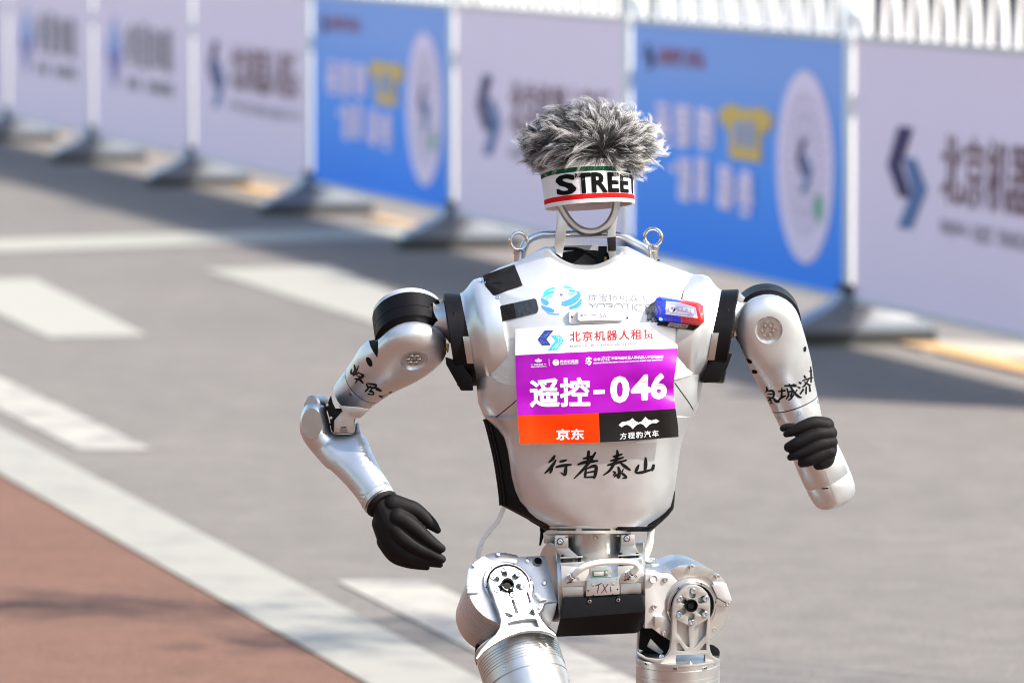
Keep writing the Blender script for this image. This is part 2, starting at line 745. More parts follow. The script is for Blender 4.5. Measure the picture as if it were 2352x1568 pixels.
def remeshed(g, voxel, iters):
    me = bpy.data.meshes.new('skin')
    bm = bmesh.new()
    vv = [bm.verts.new(Vector(q)) for q in g.v]
    for q in g.f:
        try:
            bm.faces.new([vv[i] for i in q])
        except ValueError:
            pass
    bmesh.ops.recalc_face_normals(bm, faces=bm.faces)
    bm.to_mesh(me)
    bm.free()
    o = bpy.data.objects.new('skin', me)
    COL.objects.link(o)
    r = o.modifiers.new('r', 'REMESH')
    r.mode = 'VOXEL'
    r.voxel_size = voxel
    s = o.modifiers.new('s', 'SMOOTH')
    s.factor = .5
    s.iterations = iters
    dg = bpy.context.evaluated_depsgraph_get()
    m2 = bpy.data.meshes.new_from_object(o.evaluated_get(dg))
    out = G()
    out.add([v.co.copy() for v in m2.vertices], [list(p.vertices) for p in m2.polygons])
    bpy.data.objects.remove(o)
    bpy.data.meshes.remove(me)
    bpy.data.meshes.remove(m2)
    return out


def blob(name, chains, voxel, material, parent, iters=6):
    """one continuous skin grown over tapering chains [[(x, y, d, r)...]...] in image pixels."""
    bm = bmesh.new()
    for ch in chains:
        P = smooth_path([(a, b, c, r) for a, b, c, r in ch], 4)
        g = G().tube([(p[0], p[1], p[2]) for p in P], [p[3] for p in P], seg=18, roundcap=True)
        vv = [bm.verts.new(Vector(q)) for q in g.v]
        for q in g.f:
            bm.faces.new([vv[i] for i in q])
    bmesh.ops.recalc_face_normals(bm, faces=bm.faces)
    me = bpy.data.meshes.new('skin')
    bm.to_mesh(me)
    bm.free()
    o = bpy.data.objects.new('skin', me)
    COL.objects.link(o)
    r = o.modifiers.new('r', 'REMESH')
    r.mode = 'VOXEL'
    r.voxel_size = voxel
    s = o.modifiers.new('s', 'SMOOTH')
    s.factor = .5
    s.iterations = iters
    dg = bpy.context.evaluated_depsgraph_get()
    m2 = bpy.data.meshes.new_from_object(o.evaluated_get(dg))
    V = [tuple(v.co) for v in m2.vertices]
    Fc = [list(p.vertices) for p in m2.polygons]
    bpy.data.objects.remove(o)
    bpy.data.meshes.remove(me)
    bpy.data.meshes.remove(m2)
    return part(name, V, Fc, material, parent, smooth=80)

# ================================================================== the setting
def road_material(name, color, speck, rough=.85):
    m = bpy.data.materials.new(name)
    m.use_nodes = True
    nt = m.node_tree
    b = nt.nodes['Principled BSDF']
    b.inputs['Roughness'].default_value = rough
    b.inputs['Specular IOR Level'].default_value = .3
    tc = nt.nodes.new('ShaderNodeTexCoord')
    def nz(scale, detail, r=.6):
        n = nt.nodes.new('ShaderNodeTexNoise')
        n.inputs['Scale'].default_value = scale
        n.inputs['Detail'].default_value = detail
        n.inputs['Roughness'].default_value = r
        nt.links.new(tc.outputs['Object'], n.inputs['Vector'])
        return n
    fine, mid, big = nz(90, 3), nz(6, 5, .7), nz(.7, 4)
    vor = nt.nodes.new('ShaderNodeTexVoronoi')
    vor.inputs['Scale'].default_value = 120
    nt.links.new(tc.outputs['Object'], vor.inputs['Vector'])
    def rng(src, a, c, lo, hi):
        r = nt.nodes.new('ShaderNodeMapRange')
        r.inputs['From Min'].default_value = a
        r.inputs['From Max'].default_value = c
        r.inputs['To Min'].default_value = lo
        r.inputs['To Max'].default_value = hi
        nt.links.new(src, r.inputs['Value'])
        return r.outputs[0]
    def mul(a, c):
        k = nt.nodes.new('ShaderNodeMath')
        k.operation = 'MULTIPLY'
        nt.links.new(a, k.inputs[0])
        nt.links.new(c, k.inputs[1])
        return k.outputs[0]
    f = mul(mul(rng(fine.outputs[0], .3, .7, 1 - speck, 1 + speck), rng(mid.outputs[0], .3, .7, .84, 1.15)), rng(big.outputs[0], .3, .7, .93, 1.06))
    f = mul(f, rng(vor.outputs['Distance'], 0, .7, 1 + speck * .6, 1 - speck * .5))
    s = nt.nodes.new('ShaderNodeVectorMath')
    s.operation = 'SCALE'
    s.inputs[0].default_value = color
    nt.links.new(f, s.inputs['Scale'])
    nt.links.new(s.outputs[0], b.inputs['Base Color'])
    bp = nt.nodes.new('ShaderNodeBump')
    bp.inputs['Strength'].default_value = .5
    bp.inputs['Distance'].default_value = .004
    nt.links.new(vor.outputs['Distance'], bp.inputs['Height'])
    nt.links.new(bp.outputs[0], b.inputs['Normal'])
    return m


def paint_material(name, color, under, wear=.45, scale=7):
    """road paint worn through to the asphalt in patches."""
    m = bpy.data.materials.new(name)
    m.use_nodes = True
    nt = m.node_tree
    b = nt.nodes['Principled BSDF']
    b.inputs['Roughness'].default_value = .6
    tc = nt.nodes.new('ShaderNodeTexCoord')
    n = nt.nodes.new('ShaderNodeTexNoise')
    n.inputs['Scale'].default_value = scale
    n.inputs['Detail'].default_value = 8
    n.inputs['Roughness'].default_value = .72
    nt.links.new(tc.outputs['Object'], n.inputs['Vector'])
    r = nt.nodes.new('ShaderNodeValToRGB')
    r.color_ramp.elements[0].position = wear - .06
    r.color_ramp.elements[1].position = wear + .08
    r.color_ramp.elements[0].color = (*under, 1)
    r.color_ramp.elements[1].color = (*color, 1)
    nt.links.new(n.outputs[0], r.inputs[0])
    nt.links.new(r.outputs[0], b.inputs['Base Color'])
    return m


ASPHALT = road_material('pale worn asphalt', (.163, .145, .129), .30)
REDLANE = road_material('red brown cycle lane asphalt', (.150, .076, .050), .32)
WHITE_PAINT = paint_material('white road paint', (.30, .28, .23), (.235, .205, .18), .30)
WORN_PAINT = paint_material('worn white road paint', (.34, .31, .26), (.19, .167, .15), .455, 4)
EDGE_PAINT = paint_material('white edge paint', (.27, .252, .21), (.22, .196, .172), .42, 5)
YELLOW_PAINT = paint_material('yellow road paint', (.46, .265, .085), (.26, .21, .16), .42, 3)


def sheet(name, pts, z, material):
    """flat ground sheet from outline points (x, y)."""
    bm = bmesh.new()
    bm.faces.new([bm.verts.new((p[0], p[1], z)) for p in pts])
    bmesh.ops.recalc_face_normals(bm, faces=bm.faces)
    for f in bm.faces:
        if f.normal.z < 0:
            f.normal_flip()
    o = link_bm(name, bm, material, recalc=False)
    o['kind'] = 'structure'
    return o


sheet('road', [(-900, -40), (900, -40), (900, 1800), (-900, 1800)], 0, ASPHALT)
LANE_U = Vector((-.2535, 1, 0))          # metres sideways per metre ahead: the way the road runs


def along(x0, y0, y):
    return (x0 + LANE_U.x * (y - y0), y)


# red lane beyond the edge line
e0 = ground(0, 985)
sheet('cycle_lane', [along(e0.x - .27, e0.y, -6), along(e0.x - .27, e0.y, 140), along(e0.x - 30, e0.y, 140), along(e0.x - 30, e0.y, -6)], .004, REDLANE)
sheet('edge_line', [along(e0.x, e0.y, -6), along(e0.x, e0.y, 140), along(e0.x - .27, e0.y, 140), along(e0.x - .27, e0.y, -6)], .008, EDGE_PAINT)
for y0, y1 in ((12.2, 15.65), (19.3, 22.9), (26.5, 30.0)):
    sheet('lane_dash', [along(-1.165, 19.38, y0), along(-1.165, 19.38, y1), along(-1.40, 19.38, y1), along(-1.40, 19.38, y0)], .004, WORN_PAINT)


def gquad(name, c, z, m):
    return sheet(name, [ground(*p)[:2] for p in c], z, m)


gquad('crosswalk_stripe', [(112, 777), (340, 772), (80, 641), (-170, 645)], .004, WHITE_PAINT)
gquad('crosswalk_stripe', [(885, 752), (1075, 746), (755, 611), (466, 620)], .004, WHITE_PAINT)
gquad('stop_line', [(-200, 558), (1240, 512), (1260, 536), (-200, 586)], .004, WHITE_PAINT)
gquad('stop_line', [(2120, 782), (2600, 806), (2600, 842), (2120, 814)], .004, WHITE_PAINT)

# barrier line: posts at B(k)
def BP(k, off=0.0, z=0.0):
    """point on the barrier line; off is metres behind it (away from the lane)."""
    return Vector((1.35 - .805 * k + off * .968, 23.8 + 3.117 * k + off * .25, z))


BU = Vector((.805, -3.117, 0)).normalized()      # along the line, towards the viewer
BN = Vector((-.968, -.25, 0))                    # out of the printed face
PITCH_M = math.hypot(.805, 3.117)
for k0, k1 in ((-3, .12), (2.35, 2.85), (3.12, 3.9)):
    sheet('yellow_line', [BP(k0, .13)[:2], BP(k1, .13)[:2], BP(k1, .27)[:2], BP(k0, .27)[:2]], .012, YELLOW_PAINT)

RAILM = mat('white powder coated rail', (.60, .60, .59), .45, 0, var=.04, vscale=6, coat=.2)
HOOPM = mat('white hoop bar', (.74, .74, .73), .4, 0, var=.03, vscale=6)
FOOTM = mat('grey cast foot', (.088, .10, .12), .24, 0, var=.12, vscale=12, coat=1.0)
FOOTB = mat('black rubber pad', (.012, .013, .013), .7, 0)
LAVENDER = mat('lavender white banner vinyl', (.95, .76, .88), .5, 0, var=.015, vscale=2, spec=.3)
BANBLACK = mat('dark plum banner print', (.045, .022, .04), .5, 0, spec=.15)
BANRED = mat('dark maroon banner print', (.16, .05, .07), .5, 0)
BANRED2 = mat('red banner print', (.40, .04, .08), .5, 0)
BANGREY = mat('grey banner print', (.22, .20, .23), .5, 0)
BANNAVY = mat('indigo banner print', (.035, .022, .12), .5, 0, spec=.15)
BANBLUE = mat('steel blue banner print', (.035, .13, .36), .5, 0)
BANLIL = mat('pale lilac banner print', (.93, .74, .92), .5, 0)
BANYEL = mat('yellow banner print', (.80, .50, .08), .5, 0)
BANGRN = mat('green banner print', (.05, .42, .22), .5, 0)
BANLTB = mat('light blue banner print', (.24, .38, .74), .5, 0)
BANVIO = mat('violet banner print', (.20, .17, .50), .5, 0)


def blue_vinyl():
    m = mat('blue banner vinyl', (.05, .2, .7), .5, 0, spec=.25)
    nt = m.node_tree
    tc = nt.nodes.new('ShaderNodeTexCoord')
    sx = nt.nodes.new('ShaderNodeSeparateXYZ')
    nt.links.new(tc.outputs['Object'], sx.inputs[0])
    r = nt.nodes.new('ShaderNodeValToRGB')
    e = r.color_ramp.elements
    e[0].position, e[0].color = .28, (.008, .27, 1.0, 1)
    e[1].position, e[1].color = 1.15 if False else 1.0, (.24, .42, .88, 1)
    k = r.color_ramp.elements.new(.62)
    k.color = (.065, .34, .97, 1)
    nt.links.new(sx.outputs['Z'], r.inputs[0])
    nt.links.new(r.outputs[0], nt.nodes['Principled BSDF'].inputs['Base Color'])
    return m


BLUEV = blue_vinyl()


def wpart(name, g, material, parent, **k):
    return part(name, g.v, g.f, material, parent, px=False, fmat=g.m if any(g.m) else None, **k)


# --- posts with flared feet
def rect_ring(c, a, b, z):
    return [c + BU * (sx * a) + BN * (sy * b) + Vector((0, 0, z)) for sx, sy in ((-1, -1), (-.6, -1.08), (.6, -1.08), (1, -1), (1.06, -.5), (1.06, .5), (1, 1), (.6, 1.08), (-.6, 1.08), (-1, 1), (-1.06, .5), (-1.06, -.5))]


foot_rings = [(.055, .10, .275), (.075, .098, .268), (.105, .086, .205), (.135, .074, .145), (.165, .066, .100), (.20, .060, .070), (.215, .048, .048)]


def make_post():
    base = BP(0)
    r = root('rail_post', base, group='posts of the white street railing')
    g = G().loft([rect_ring(Vector((0, 0, 0)), .044, .044, z) for z in (.20, 1.42)] + [rect_ring(Vector((0, 0, 0)), .030, .030, 1.45)])
    post = wpart('post', G_world(g, base), RAILM, r)
    g = G().loft([rect_ring(Vector((0, 0, 0)), a, b, z) for z, a, b in foot_rings])
    foot = wpart('base_foot', G_world(g, base), FOOTM, r, smooth=50)
    g = G().loft([rect_ring(Vector((0, 0, 0)), .108, .285, z) for z in (.0, .054)])
    wpart('rubber_pad', G_world(g, base), FOOTB, foot)
    g = G().loft([rect_ring(Vector((0, 0, 0)), .062, .062, z) for z in (.203, .235)])
    wpart('collar', G_world(g, base), FOOTB, foot)
    return r


def G_world(g, base):
    g.v = [tuple(Vector(p) + base) for p in g.v]
    return g


def copy_tree(o, parent=None):
    c = o.copy()
    COL.objects.link(c)
    if parent is not None:
        c.parent = parent
    WLOC[c.name] = WLOC.get(o.name, Vector((0, 0, 0)))
    for ch in list(o.children):
        copy_tree(ch, c)
    return c


POSTS = {}
proto = make_post()
post_labels = {
    0: 'white railing post on a big grey flared foot, between blue banner and nearest lavender banner',
    1: 'white railing post hidden low behind the robot, left edge of the bigger blue banner',
    2: 'white railing post between the far blue banner and the lavender banner behind the wig',
    3: 'white railing post at the far edge of the smaller blue banner',
    4: 'white railing post between two lavender banners, just beyond the smaller blue one',
    5: 'white railing post between the two lavender banners with grey lettering',
    6: 'white railing post beside the picture edge at the far end of the row',
    -1: 'white railing post closing the nearest lavender banner',
}
first = True
for k in (0, 1, 2, 3, 4, 5, 6, -1):
    o = proto if first else copy_tree(proto)
    first = False
    o.location = BP(k)
    o['label'] = post_labels[k]
    o['category'] = 'railing post'
    POSTS[k] = o


# --- railing sections: rows of hoop bars with two rails
def make_section():
    c = BP(.5, .07)
    r = root('street_railing', c, group='sections of the white street railing')
    n = 10
    for zz, h in ((.235, .02), (1.06, .018)):
        g = G().box(c + Vector((0, 0, zz)), BU, BN, (0, 0, 1), PITCH_M / 2 - .034, .02, h)
        wpart('rail', g, RAILM, r)
    pts = [Vector((-.085, 0, .25)), Vector((-.085, 0, 1.0)), Vector((-.085, 0, 1.20))]
    for i in range(1, 12):
        t = math.pi * (1 - i / 12)
        pts.append(Vector((.085 * math.cos(t), 0, 1.20 + .24 * math.sin(t))))
    pts += [Vector((.085, 0, 1.20)), Vector((.085, 0, 1.0)), Vector((.085, 0, .25))]
    p3 = [BU * p.x + Vector((0, 0, p.z)) + c for p in pts]
    g = G().tube(p3, .0148, seg=10)
    hoop = wpart('hoop_bar', g, HOOPM, r)
    for i in range(n):
        h = hoop if i == 0 else hoop.copy()
        if i:
            COL.objects.link(h)
            h.parent = r
        h.location = BU * ((i + .5) / n - .5) * (PITCH_M - .06)
    return r


sec = make_section()
sec_labels = {
    0: 'white hoop topped street railing showing above the bigger blue banner',
    -1: 'white hoop topped street railing with rounded tops showing above the nearest lavender banner',
    1: 'white hoop topped street railing above the lavender banner behind the wig',
    2: 'white hoop topped street railing carrying the smaller blue banner',
    3: 'white hoop topped street railing carrying the lavender banner beside the smaller blue one',
    4: 'white hoop topped street railing carrying the nearer grey lettered banner',
    5: 'white hoop topped street railing carrying the farther grey lettered banner',
    6: 'white hoop topped street railing at the far end of the row',
}
first = True
for k in (0, -1, 1, 2, 3, 4, 5, 6):
    o = sec if first else copy_tree(sec)
    first = False
    o.location = BP(k + .5, .07)
    o['label'] = sec_labels[k]
    o['category'] = 'railing'


# --- banners
Z0, Z1 = .175, 1.195


class Banner:
    """a printed board between posts k (near) and k+1 (far); u runs from the far end (0) to the near end (1)."""

    def __init__(self, k, material, label, group):
        self.k = k
        self.w = PITCH_M - .13
        self.c = BP(k + .5, -.026)
        self.o = self.c.copy()
        self.r = root('banner', self.c, label, 'banner', group)
        g = G().box(self.c + Vector((0, 0, (Z0 + Z1) / 2)), BU, BN, (0, 0, 1), self.w / 2, .006, (Z1 - Z0) / 2)
        wpart('board', g, material, self.r)
        for z in (Z0, Z1):
            g = G().box(self.c + Vector((0, 0, z)), BU, BN, (0, 0, 1), self.w / 2 + .004, .011, .012)
            wpart('frame_strip', g, RAILM, self.r)
        self.lay = 0

    def P(self, u, z, off=None):
        return self.c + BU * ((u - .5) * self.w) + BN * (.010 + self.lay * .0012) + Vector((0, 0, z))

    def put(self, name, v2, f, m):
        part(name, [self.P(p[0], p[1]) + BN * (p[2] if len(p) > 2 else 0) for p in v2], f, m, self.r, px=False)

    def text(self, body, u0, z0, u1, z1, m, bold=.0, name='lettering'):
        v, f, _ = text2d(body, bold)
        self.put(name, [(u0 + (u1 - u0) * a, z1 + (z0 - z1) * b) for a, b in v], f, m)

    def poly(self, name, P, m):
        v, f = fill([P])
        self.put(name, v, f, m)

    def oval(self, name, u, z, r, m, n=40):
        self.poly(name, [(u + r / self.w * math.cos(2 * math.pi * i / n), z + r * math.sin(2 * math.pi * i / n)) for i in range(n)], m)

    def glyphs(self, u0, z0, u1, z1, n, m, seed, name='lettering'):
        """blurred-out block characters: short bars like brush strokes, not readable as any text."""
        rnd = random.Random(seed)
        V, Fc = [], []
        cw = (u1 - u0) / n
        for i in range(n):
            a = u0 + i * cw + cw * .08
            b = a + cw * .84
            for j in range(5):
                z = z0 + (z1 - z0) * (j + .2 + rnd.random() * .6) / 5
                h = (z1 - z0) * .08
                x0, x1 = a + (b - a) * rnd.random() * .25, b - (b - a) * rnd.random() * .25
                q = len(V)
                V += [(x0, z - h, .0001 * j), (x1, z - h, .0001 * j), (x1, z + h, .0001 * j), (x0, z + h, .0001 * j)]
                Fc.append([q, q + 1, q + 2, q + 3])
            for j in range(3):
                x = a + (b - a) * (j + .2 + rnd.random() * .6) / 3
                h = (b - a) * .105
                za = z0 + (z1 - z0) * rnd.random() * .3
                zb = z1 - (z1 - z0) * rnd.random() * .3
                q = len(V)
                V += [(x - h, za, .0006 + .0001 * j), (x + h, za, .0006 + .0001 * j), (x + h, zb, .0006 + .0001 * j), (x - h, zb, .0006 + .0001 * j)]
                Fc.append([q, q + 1, q + 2, q + 3])
        self.lay += .6
        self.put(name, V, Fc, m)

    def chevrons(self, u0, u1, z0, z1, ma, mb):
        w, h = u1 - u0, z1 - z0
        S = lambda P: [(u0 + w * a, z1 - h * b) for a, b in P]
        self.poly('emblem', S([(.28, 0), (.66, 0), (.36, .38), (.62, .70), (.30, .70), (0, .40)]), ma)
        self.poly('emblem', S([(.42, .30), (.72, .30), (1, .58), (.62, 1.0), (.26, 1.0), (.62, .64)]), mb)


def lavender_banner(k, label):
    b = Banner(k, LAVENDER, label, 'lavender banners with chevron emblem')
    b.chevrons(.135, .290, .49, .875, BANNAVY, BANBLUE)
    b.lay = 1
    b.text('北京机器人租赁', .345, .605, .93, .872, BANRED if k else BANBLACK, .012)
    for wd, a, c in (('BEIJING', 0, .17), ('ROBOT', .205, .33), ('FINANCIAL', .365, .575), ('LEASING', .61, .79), ('CO.,LTD', .83, 1)):
        b.text(wd, .345 + .585 * a, .485, .345 + .585 * c, .548, BANGREY, .006)


def blue_banner(k, label):
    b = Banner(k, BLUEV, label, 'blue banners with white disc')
    b.oval('disc', .833, .665, .385, BANLIL)
    b.lay = 1
    # dotted rays round the small emblem in the disc
    V, Fc = [], []
    rnd = random.Random(5)
    for ring, (ra, rb) in enumerate(((.10, .15), (.17, .23), (.25, .29))):
        for i in range(30):
            t = 2 * math.pi * (i + .5 * ring) / 30
            q = len(V)
            for rr, dt in ((ra, -.022), (ra, .022), (rb, .016), (rb, -.016)):
                V.append((.833 + rr * math.cos(t + dt) / b.w, .675 + rr * math.sin(t + dt)))
            Fc.append([q, q + 1, q + 2, q + 3])
    b.put('ray_pattern', V, Fc, BANGREY)
    b.chevrons(.797, .868, .565, .775, BANNAVY, BANBLUE)
    b.oval('disc_mark', .895, .51, .058, BANGRN, 16)
    b.chevrons(.065, .122, .985, 1.095, BANNAVY, BANNAVY)
    b.text('北京机器人租赁', .135, 1.01, .37, 1.09, BANRED2, .03)
    b.glyphs(.112, .672, .425, .845, 3, BANLIL, 3)
    b.lay = 1
    b.poly('shirt_shape', [(.435, .845), (.50, .885), (.535, .87), (.60, .87), (.635, .885), (.70, .845), (.665, .775), (.64, .79), (.64, .655), (.49, .655), (.49, .79), (.465, .775)], BANYEL)
    b.lay = 2
    b.glyphs(.515, .71, .615, .82, 2, BANLTB, 8)
    b.lay = 1
    b.glyphs(.235, .445, .40, .635, 2, BANLIL, 4)
    b.poly('arrow_shape', [(.19, .575), (.236, .60), (.236, .55)], BANLIL)
    b.glyphs(.425, .430, .615, .620, 2, BANLIL, 6)


def grey_banner(k, label):
    b = Banner(k, LAVENDER, label, 'lavender banners with diamond emblem')
    b.poly('emblem', [(.14, .73), (.225, .97), (.31, .73)], BANLTB)
    b.poly('emblem', [(.14, .73), (.31, .73), (.225, .48)], BANVIO)
    b.glyphs(.35, .655, .84, .92, 4, BANGREY, 11)
    b.glyphs(.35, .51, .50, .585, 2, BANGREY, 12)
    b.glyphs(.57, .51, .84, .585, 4, BANGREY, 13)


lavender_banner(-1, 'lavender banner with large sharp chevron emblem, nearest on the railing')
blue_banner(0, 'bigger blue banner with yellow shirt shape and white disc, right behind the robot')
lavender_banner(1, 'lavender banner behind the wig, between the two blue banners')
blue_banner(2, 'smaller blurred blue banner with white disc, farther from the robot')
lavender_banner(3, 'lavender banner with chevron emblem next beyond the smaller blue banner')
grey_banner(4, 'lavender banner with diamond emblem and grey lettering, second beyond the smaller blue banner')
grey_banner(5, 'blurred lavender banner with diamond emblem, third beyond the smaller blue banner')
grey_banner(6, 'last lavender banner at the far end of the railing')

# --- assumed tree out of view, its leaf clumps set to cast shade on the lane
tree = root('unseen_tree', (9.5, 8.0, 0), 'unseen young tree assumed beyond the railing, leaf clumps set to shade the lane', 'tree')
BARK = mat('grey brown bark', (.10, .075, .055), .9, 0, bump=1, bscale=40)
g = G().tube([(9.5, 8, 0), (9.48, 8, 2.5), (9.4, 8.05, 5.2), (9.3, 8.1, 6.4)], [.10, .085, .06, .02], seg=12)
trunk = wpart('trunk', g, BARK, tree)
rnd = random.Random(11)
spots = [(3.7, 12.5, 5.0, .30), (3.4, 12.55, 5.0, .24), (4.6, 11.9, 5.0, .22), (4.15, 11.8, 4.9, .20), (4.45, 12.2, 5.0, .14), (8.9, 8.4, 5.8, .6), (9.6, 7.6, 6.4, .7)]
for x, y, z, r in spots:
    g = G().tube(smooth_path([(9.42, 8.04, 4.7), ((x + 9.4) / 2, (y + 8) / 2, z - .05), (x, y, z)], 4), [.03, .026, .022, .018, .012, .010, .008, .006, .004], seg=6)
    wpart('bough', g, BARK, trunk)
g = G()
for x, y, z, r in spots:
    for i in range(int(150 * (r / .25) ** 2)):
        p = Vector((x + rnd.gauss(0, r * .7), y + rnd.gauss(0, r * .45), z + rnd.gauss(0, r * .3)))
        u, w, d = frame(Vector((rnd.gauss(0, .6), rnd.gauss(0, .6), 1)))
        a_ = rnd.uniform(0, 6.28)
        u, w = u * math.cos(a_) + w * math.sin(a_), w * math.cos(a_) - u * math.sin(a_)
        s_ = rnd.uniform(.03, .055)
        g.add([p - u * s_, p + w * s_ * .45, p + u * s_, p - w * s_ * .45], [[0, 1, 2, 3]])
wpart('foliage', g, mat('fresh leaf', (.05, .11, .03), .6, 0), tree)

# --- unseen trees added beside and behind the viewer to darken the metal's reflections
LEAFB = mat('broad leaf', (.035, .065, .022), .6, 0)


def broad_tree(loc, label):
    t = root('unseen_tree', loc, label, 'tree', 'unseen broad trees added for reflections')
    p0 = Vector(loc)
    g = G().tube([p0, p0 + Vector((.05, 0, 2.2)), p0 + Vector((0, .1, 5))], [.20, .16, .08], seg=12)
    wpart('trunk', g, BARK, t)
    g = G()
    lobes = [Vector((rnd.uniform(-1.9, 1.9), rnd.uniform(-1.9, 1.9), rnd.uniform(3.0, 7.2))) for _ in range(16)]
    for i in range(2600):
        c = rnd.choice(lobes)
        p = p0 + c + Vector((rnd.gauss(0, .75), rnd.gauss(0, .75), rnd.gauss(0, .6)))
        u, w, d = frame(Vector((rnd.gauss(0, .7), rnd.gauss(0, .7), 1)))
        s_ = rnd.uniform(.12, .22)
        g.add([p - u * s_, p + w * s_ * .5, p + u * s_, p - w * s_ * .5], [[0, 1, 2, 3]])
    wpart('foliage', g, LEAFB, t)
    return t


bt = broad_tree((-10.5, 2, 0), 'unseen broad leafy tree added around the viewer for the metal to reflect')
for x, y, a in ((-10.8, 8.5, .7), (-10.6, 15, 1.9), (-10.7, -4.5, 2.6), (-10.4, -11, 4.0), (-4, -13, 5.1), (2.5, -14, .4), (9, -13.5, 1.2), (16, -10, 2.2), (17, -3, 3.3)):
    c = copy_tree(bt)
    c.location = (x, y, 0)
    c.rotation_euler = (0, 0, a)

# --- hedge far behind the railing, seen between the hoops
LEAF = [mat('dark leaf', (.010, .028, .016), .8, 0, spec=.1), mat('teal leaf', (.008, .055, .05), .8, 0, spec=.1), mat('navy leaf', (.012, .014, .026), .8, 0, spec=.1)]  # leaf tones of dark green, teal and navy
rnd = random.Random(3)
g = G()
for i in range(9000):
    x = rnd.uniform(-2, 8)
    y = rnd.uniform(46, 47.6)
    z = rnd.uniform(0, 1.5) * (1 - .12 * math.sin(x * 2.1))
    p = Vector((x, y, z))
    d = Vector((rnd.uniform(-1, 1), rnd.uniform(-1, 1), rnd.uniform(-.4, 1))).normalized()
    u, w, d = frame(d)
    s = rnd.uniform(.05, .11)
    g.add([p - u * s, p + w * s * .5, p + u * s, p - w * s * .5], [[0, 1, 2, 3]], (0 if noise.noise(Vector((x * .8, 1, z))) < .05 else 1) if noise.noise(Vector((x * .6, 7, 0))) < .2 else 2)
hedge = root('hedge', (3, 47, 0), 'dark green clipped hedge far behind the white railing', 'hedge')
wpart('foliage', g, LEAF, hedge)
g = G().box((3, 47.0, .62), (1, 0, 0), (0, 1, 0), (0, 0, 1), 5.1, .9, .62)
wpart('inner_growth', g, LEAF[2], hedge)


# ================================================================== the robot
base = W((1350, 1400, 0))
base.z = 0
robot = root('humanoid_robot', base, 'silver humanoid robot running towards the viewer with black gloved hands', 'robot')


def sgnpow(v, e):
    return math.copysign(abs(v) ** e, v)


def ring(cx, w, yS, yF, yB, dF, dB, n=2.4, seg=112, d0=0.0):
    R = []
    for k in range(seg):
        t = 2 * math.pi * k / seg
        c, s = math.cos(t), math.sin(t)
        x = cx + w * sgnpow(c, 2 / n)
        f = sgnpow(s, 2 / n)
        d = d0 + (dF * f if f > 0 else -dB * f)
        y = yS + ((yF - yS) * max(f, 0) ** 1.6 + (yB - yS) * max(-f, 0) ** 1.6)
        R.append(Vector((x, y, d)))
    return R


# ---- upper torso shell
TR = [
    (1345, 70, 586, 628, 574, 34, -88, 2.0),
    (1345, 76, 576, 617, 567, 44, -96, 2.0),
    (1345, 84, 568, 610, 563, 52, -102, 2.0),
    (1346, 95, 566, 614, 565, 60, -106, 2.1),
    (1347, 118, 578, 628, 576, 74, -114, 2.15),
    (1349, 156, 598, 652, 598, 92, -128, 2.25),
    (1350, 205, 616, 676, 618, 107, -140, 2.4),
    (1350, 240, 634, 698, 640, 116, -148, 2.6),
    (1352, 252, 660, 726, 668, 122, -150, 2.8),
    (1356, 256, 700, 762, 705, 128, -152, 3.0),
    (1358, 258, 760, 806, 762, 132, -152, 3.0),
    (1357, 259, 820, 850, 820, 133, -150, 3.0),
    (1354, 260, 880, 900, 880, 131, -146, 2.9),
    (1352, 254, 925, 938, 925, 128, -140, 2.8),
    (1353, 242, 956, 962, 952, 124, -132, 2.7),
    (1354, 226, 974, 978, 966, 119, -120, 2.6),
]
g = G().loft([ring(*t) for t in TR], cap0=False)
torso = g.put('torso', SILVER, robot, smooth=50)
T_BVH = g.bvh()

# seams running down from the armpits
for nm, P in (('left', [C2(268, 1392), C2(300, 1402), C2(380, 1362), C2(460, 1300), C2(560, 1215), C2(640, 1140)]), ('right', [C2(1838, 1085), C2(1900, 1170), C2(1960, 1255), C2(2008, 1338)])):
    S = smooth_path([(x, y, 0) for x, y in P], 5)
    V = []
    for i, p in enumerate(S):
        t = (S[min(i + 1, len(S) - 1)] - S[max(i - 1, 0)]).normalized()
        V += [onto(T_BVH, p.x - t.y * 1.1, p.y + t.x * 1.1, .5), onto(T_BVH, p.x + t.y * 1.1, p.y - t.x * 1.1, .5)]
    part('panel_seam', V, [[2 * i, 2 * i + 1, 2 * i + 3, 2 * i + 2] for i in range(len(S) - 1)], DARK, torso)

# ---- lower torso: dark core with vent ribs, silver front shell, black hem
CORE = [
    (1340, 226, 962, 962, 962, 96, -112, 2.5), (1345, 220, 1003, 1003, 1003, 92, -112, 2.5), (1347, 209, 1060, 1060, 1060, 88, -110, 2.4),
    (1348, 200, 1127, 1127, 1127, 82, -106, 2.3), (1347, 196, 1160, 1166, 1150, 80, -100, 2.3), (1372, 140, 1203, 1204, 1185, 72, -88, 2.2), (1376, 105, 1216, 1218, 1200, 66, -80, 2.2),
]
g = G().loft([ring(*t) for t in CORE])
core = g.put('side_vent', BLACKM, robot, smooth=50)
# vertical vent ribs on the visible flank
for i in range(5):
    ph = math.radians(188 - i * 7.0)
    P = []
    for (cx, w, yS, yF, yB, dF, dB, n) in CORE[:5]:
        c, s = math.cos(ph), math.sin(ph)
        f = sgnpow(s, 2 / n)
        P.append((cx + (w + 2) * sgnpow(c, 2 / n), yS, (dF + 2) * f if f > 0 else -dB * f))
    G().tube(smooth_path(P, 6), 2.6, seg=6).put('vent_rib', BLACK, core)

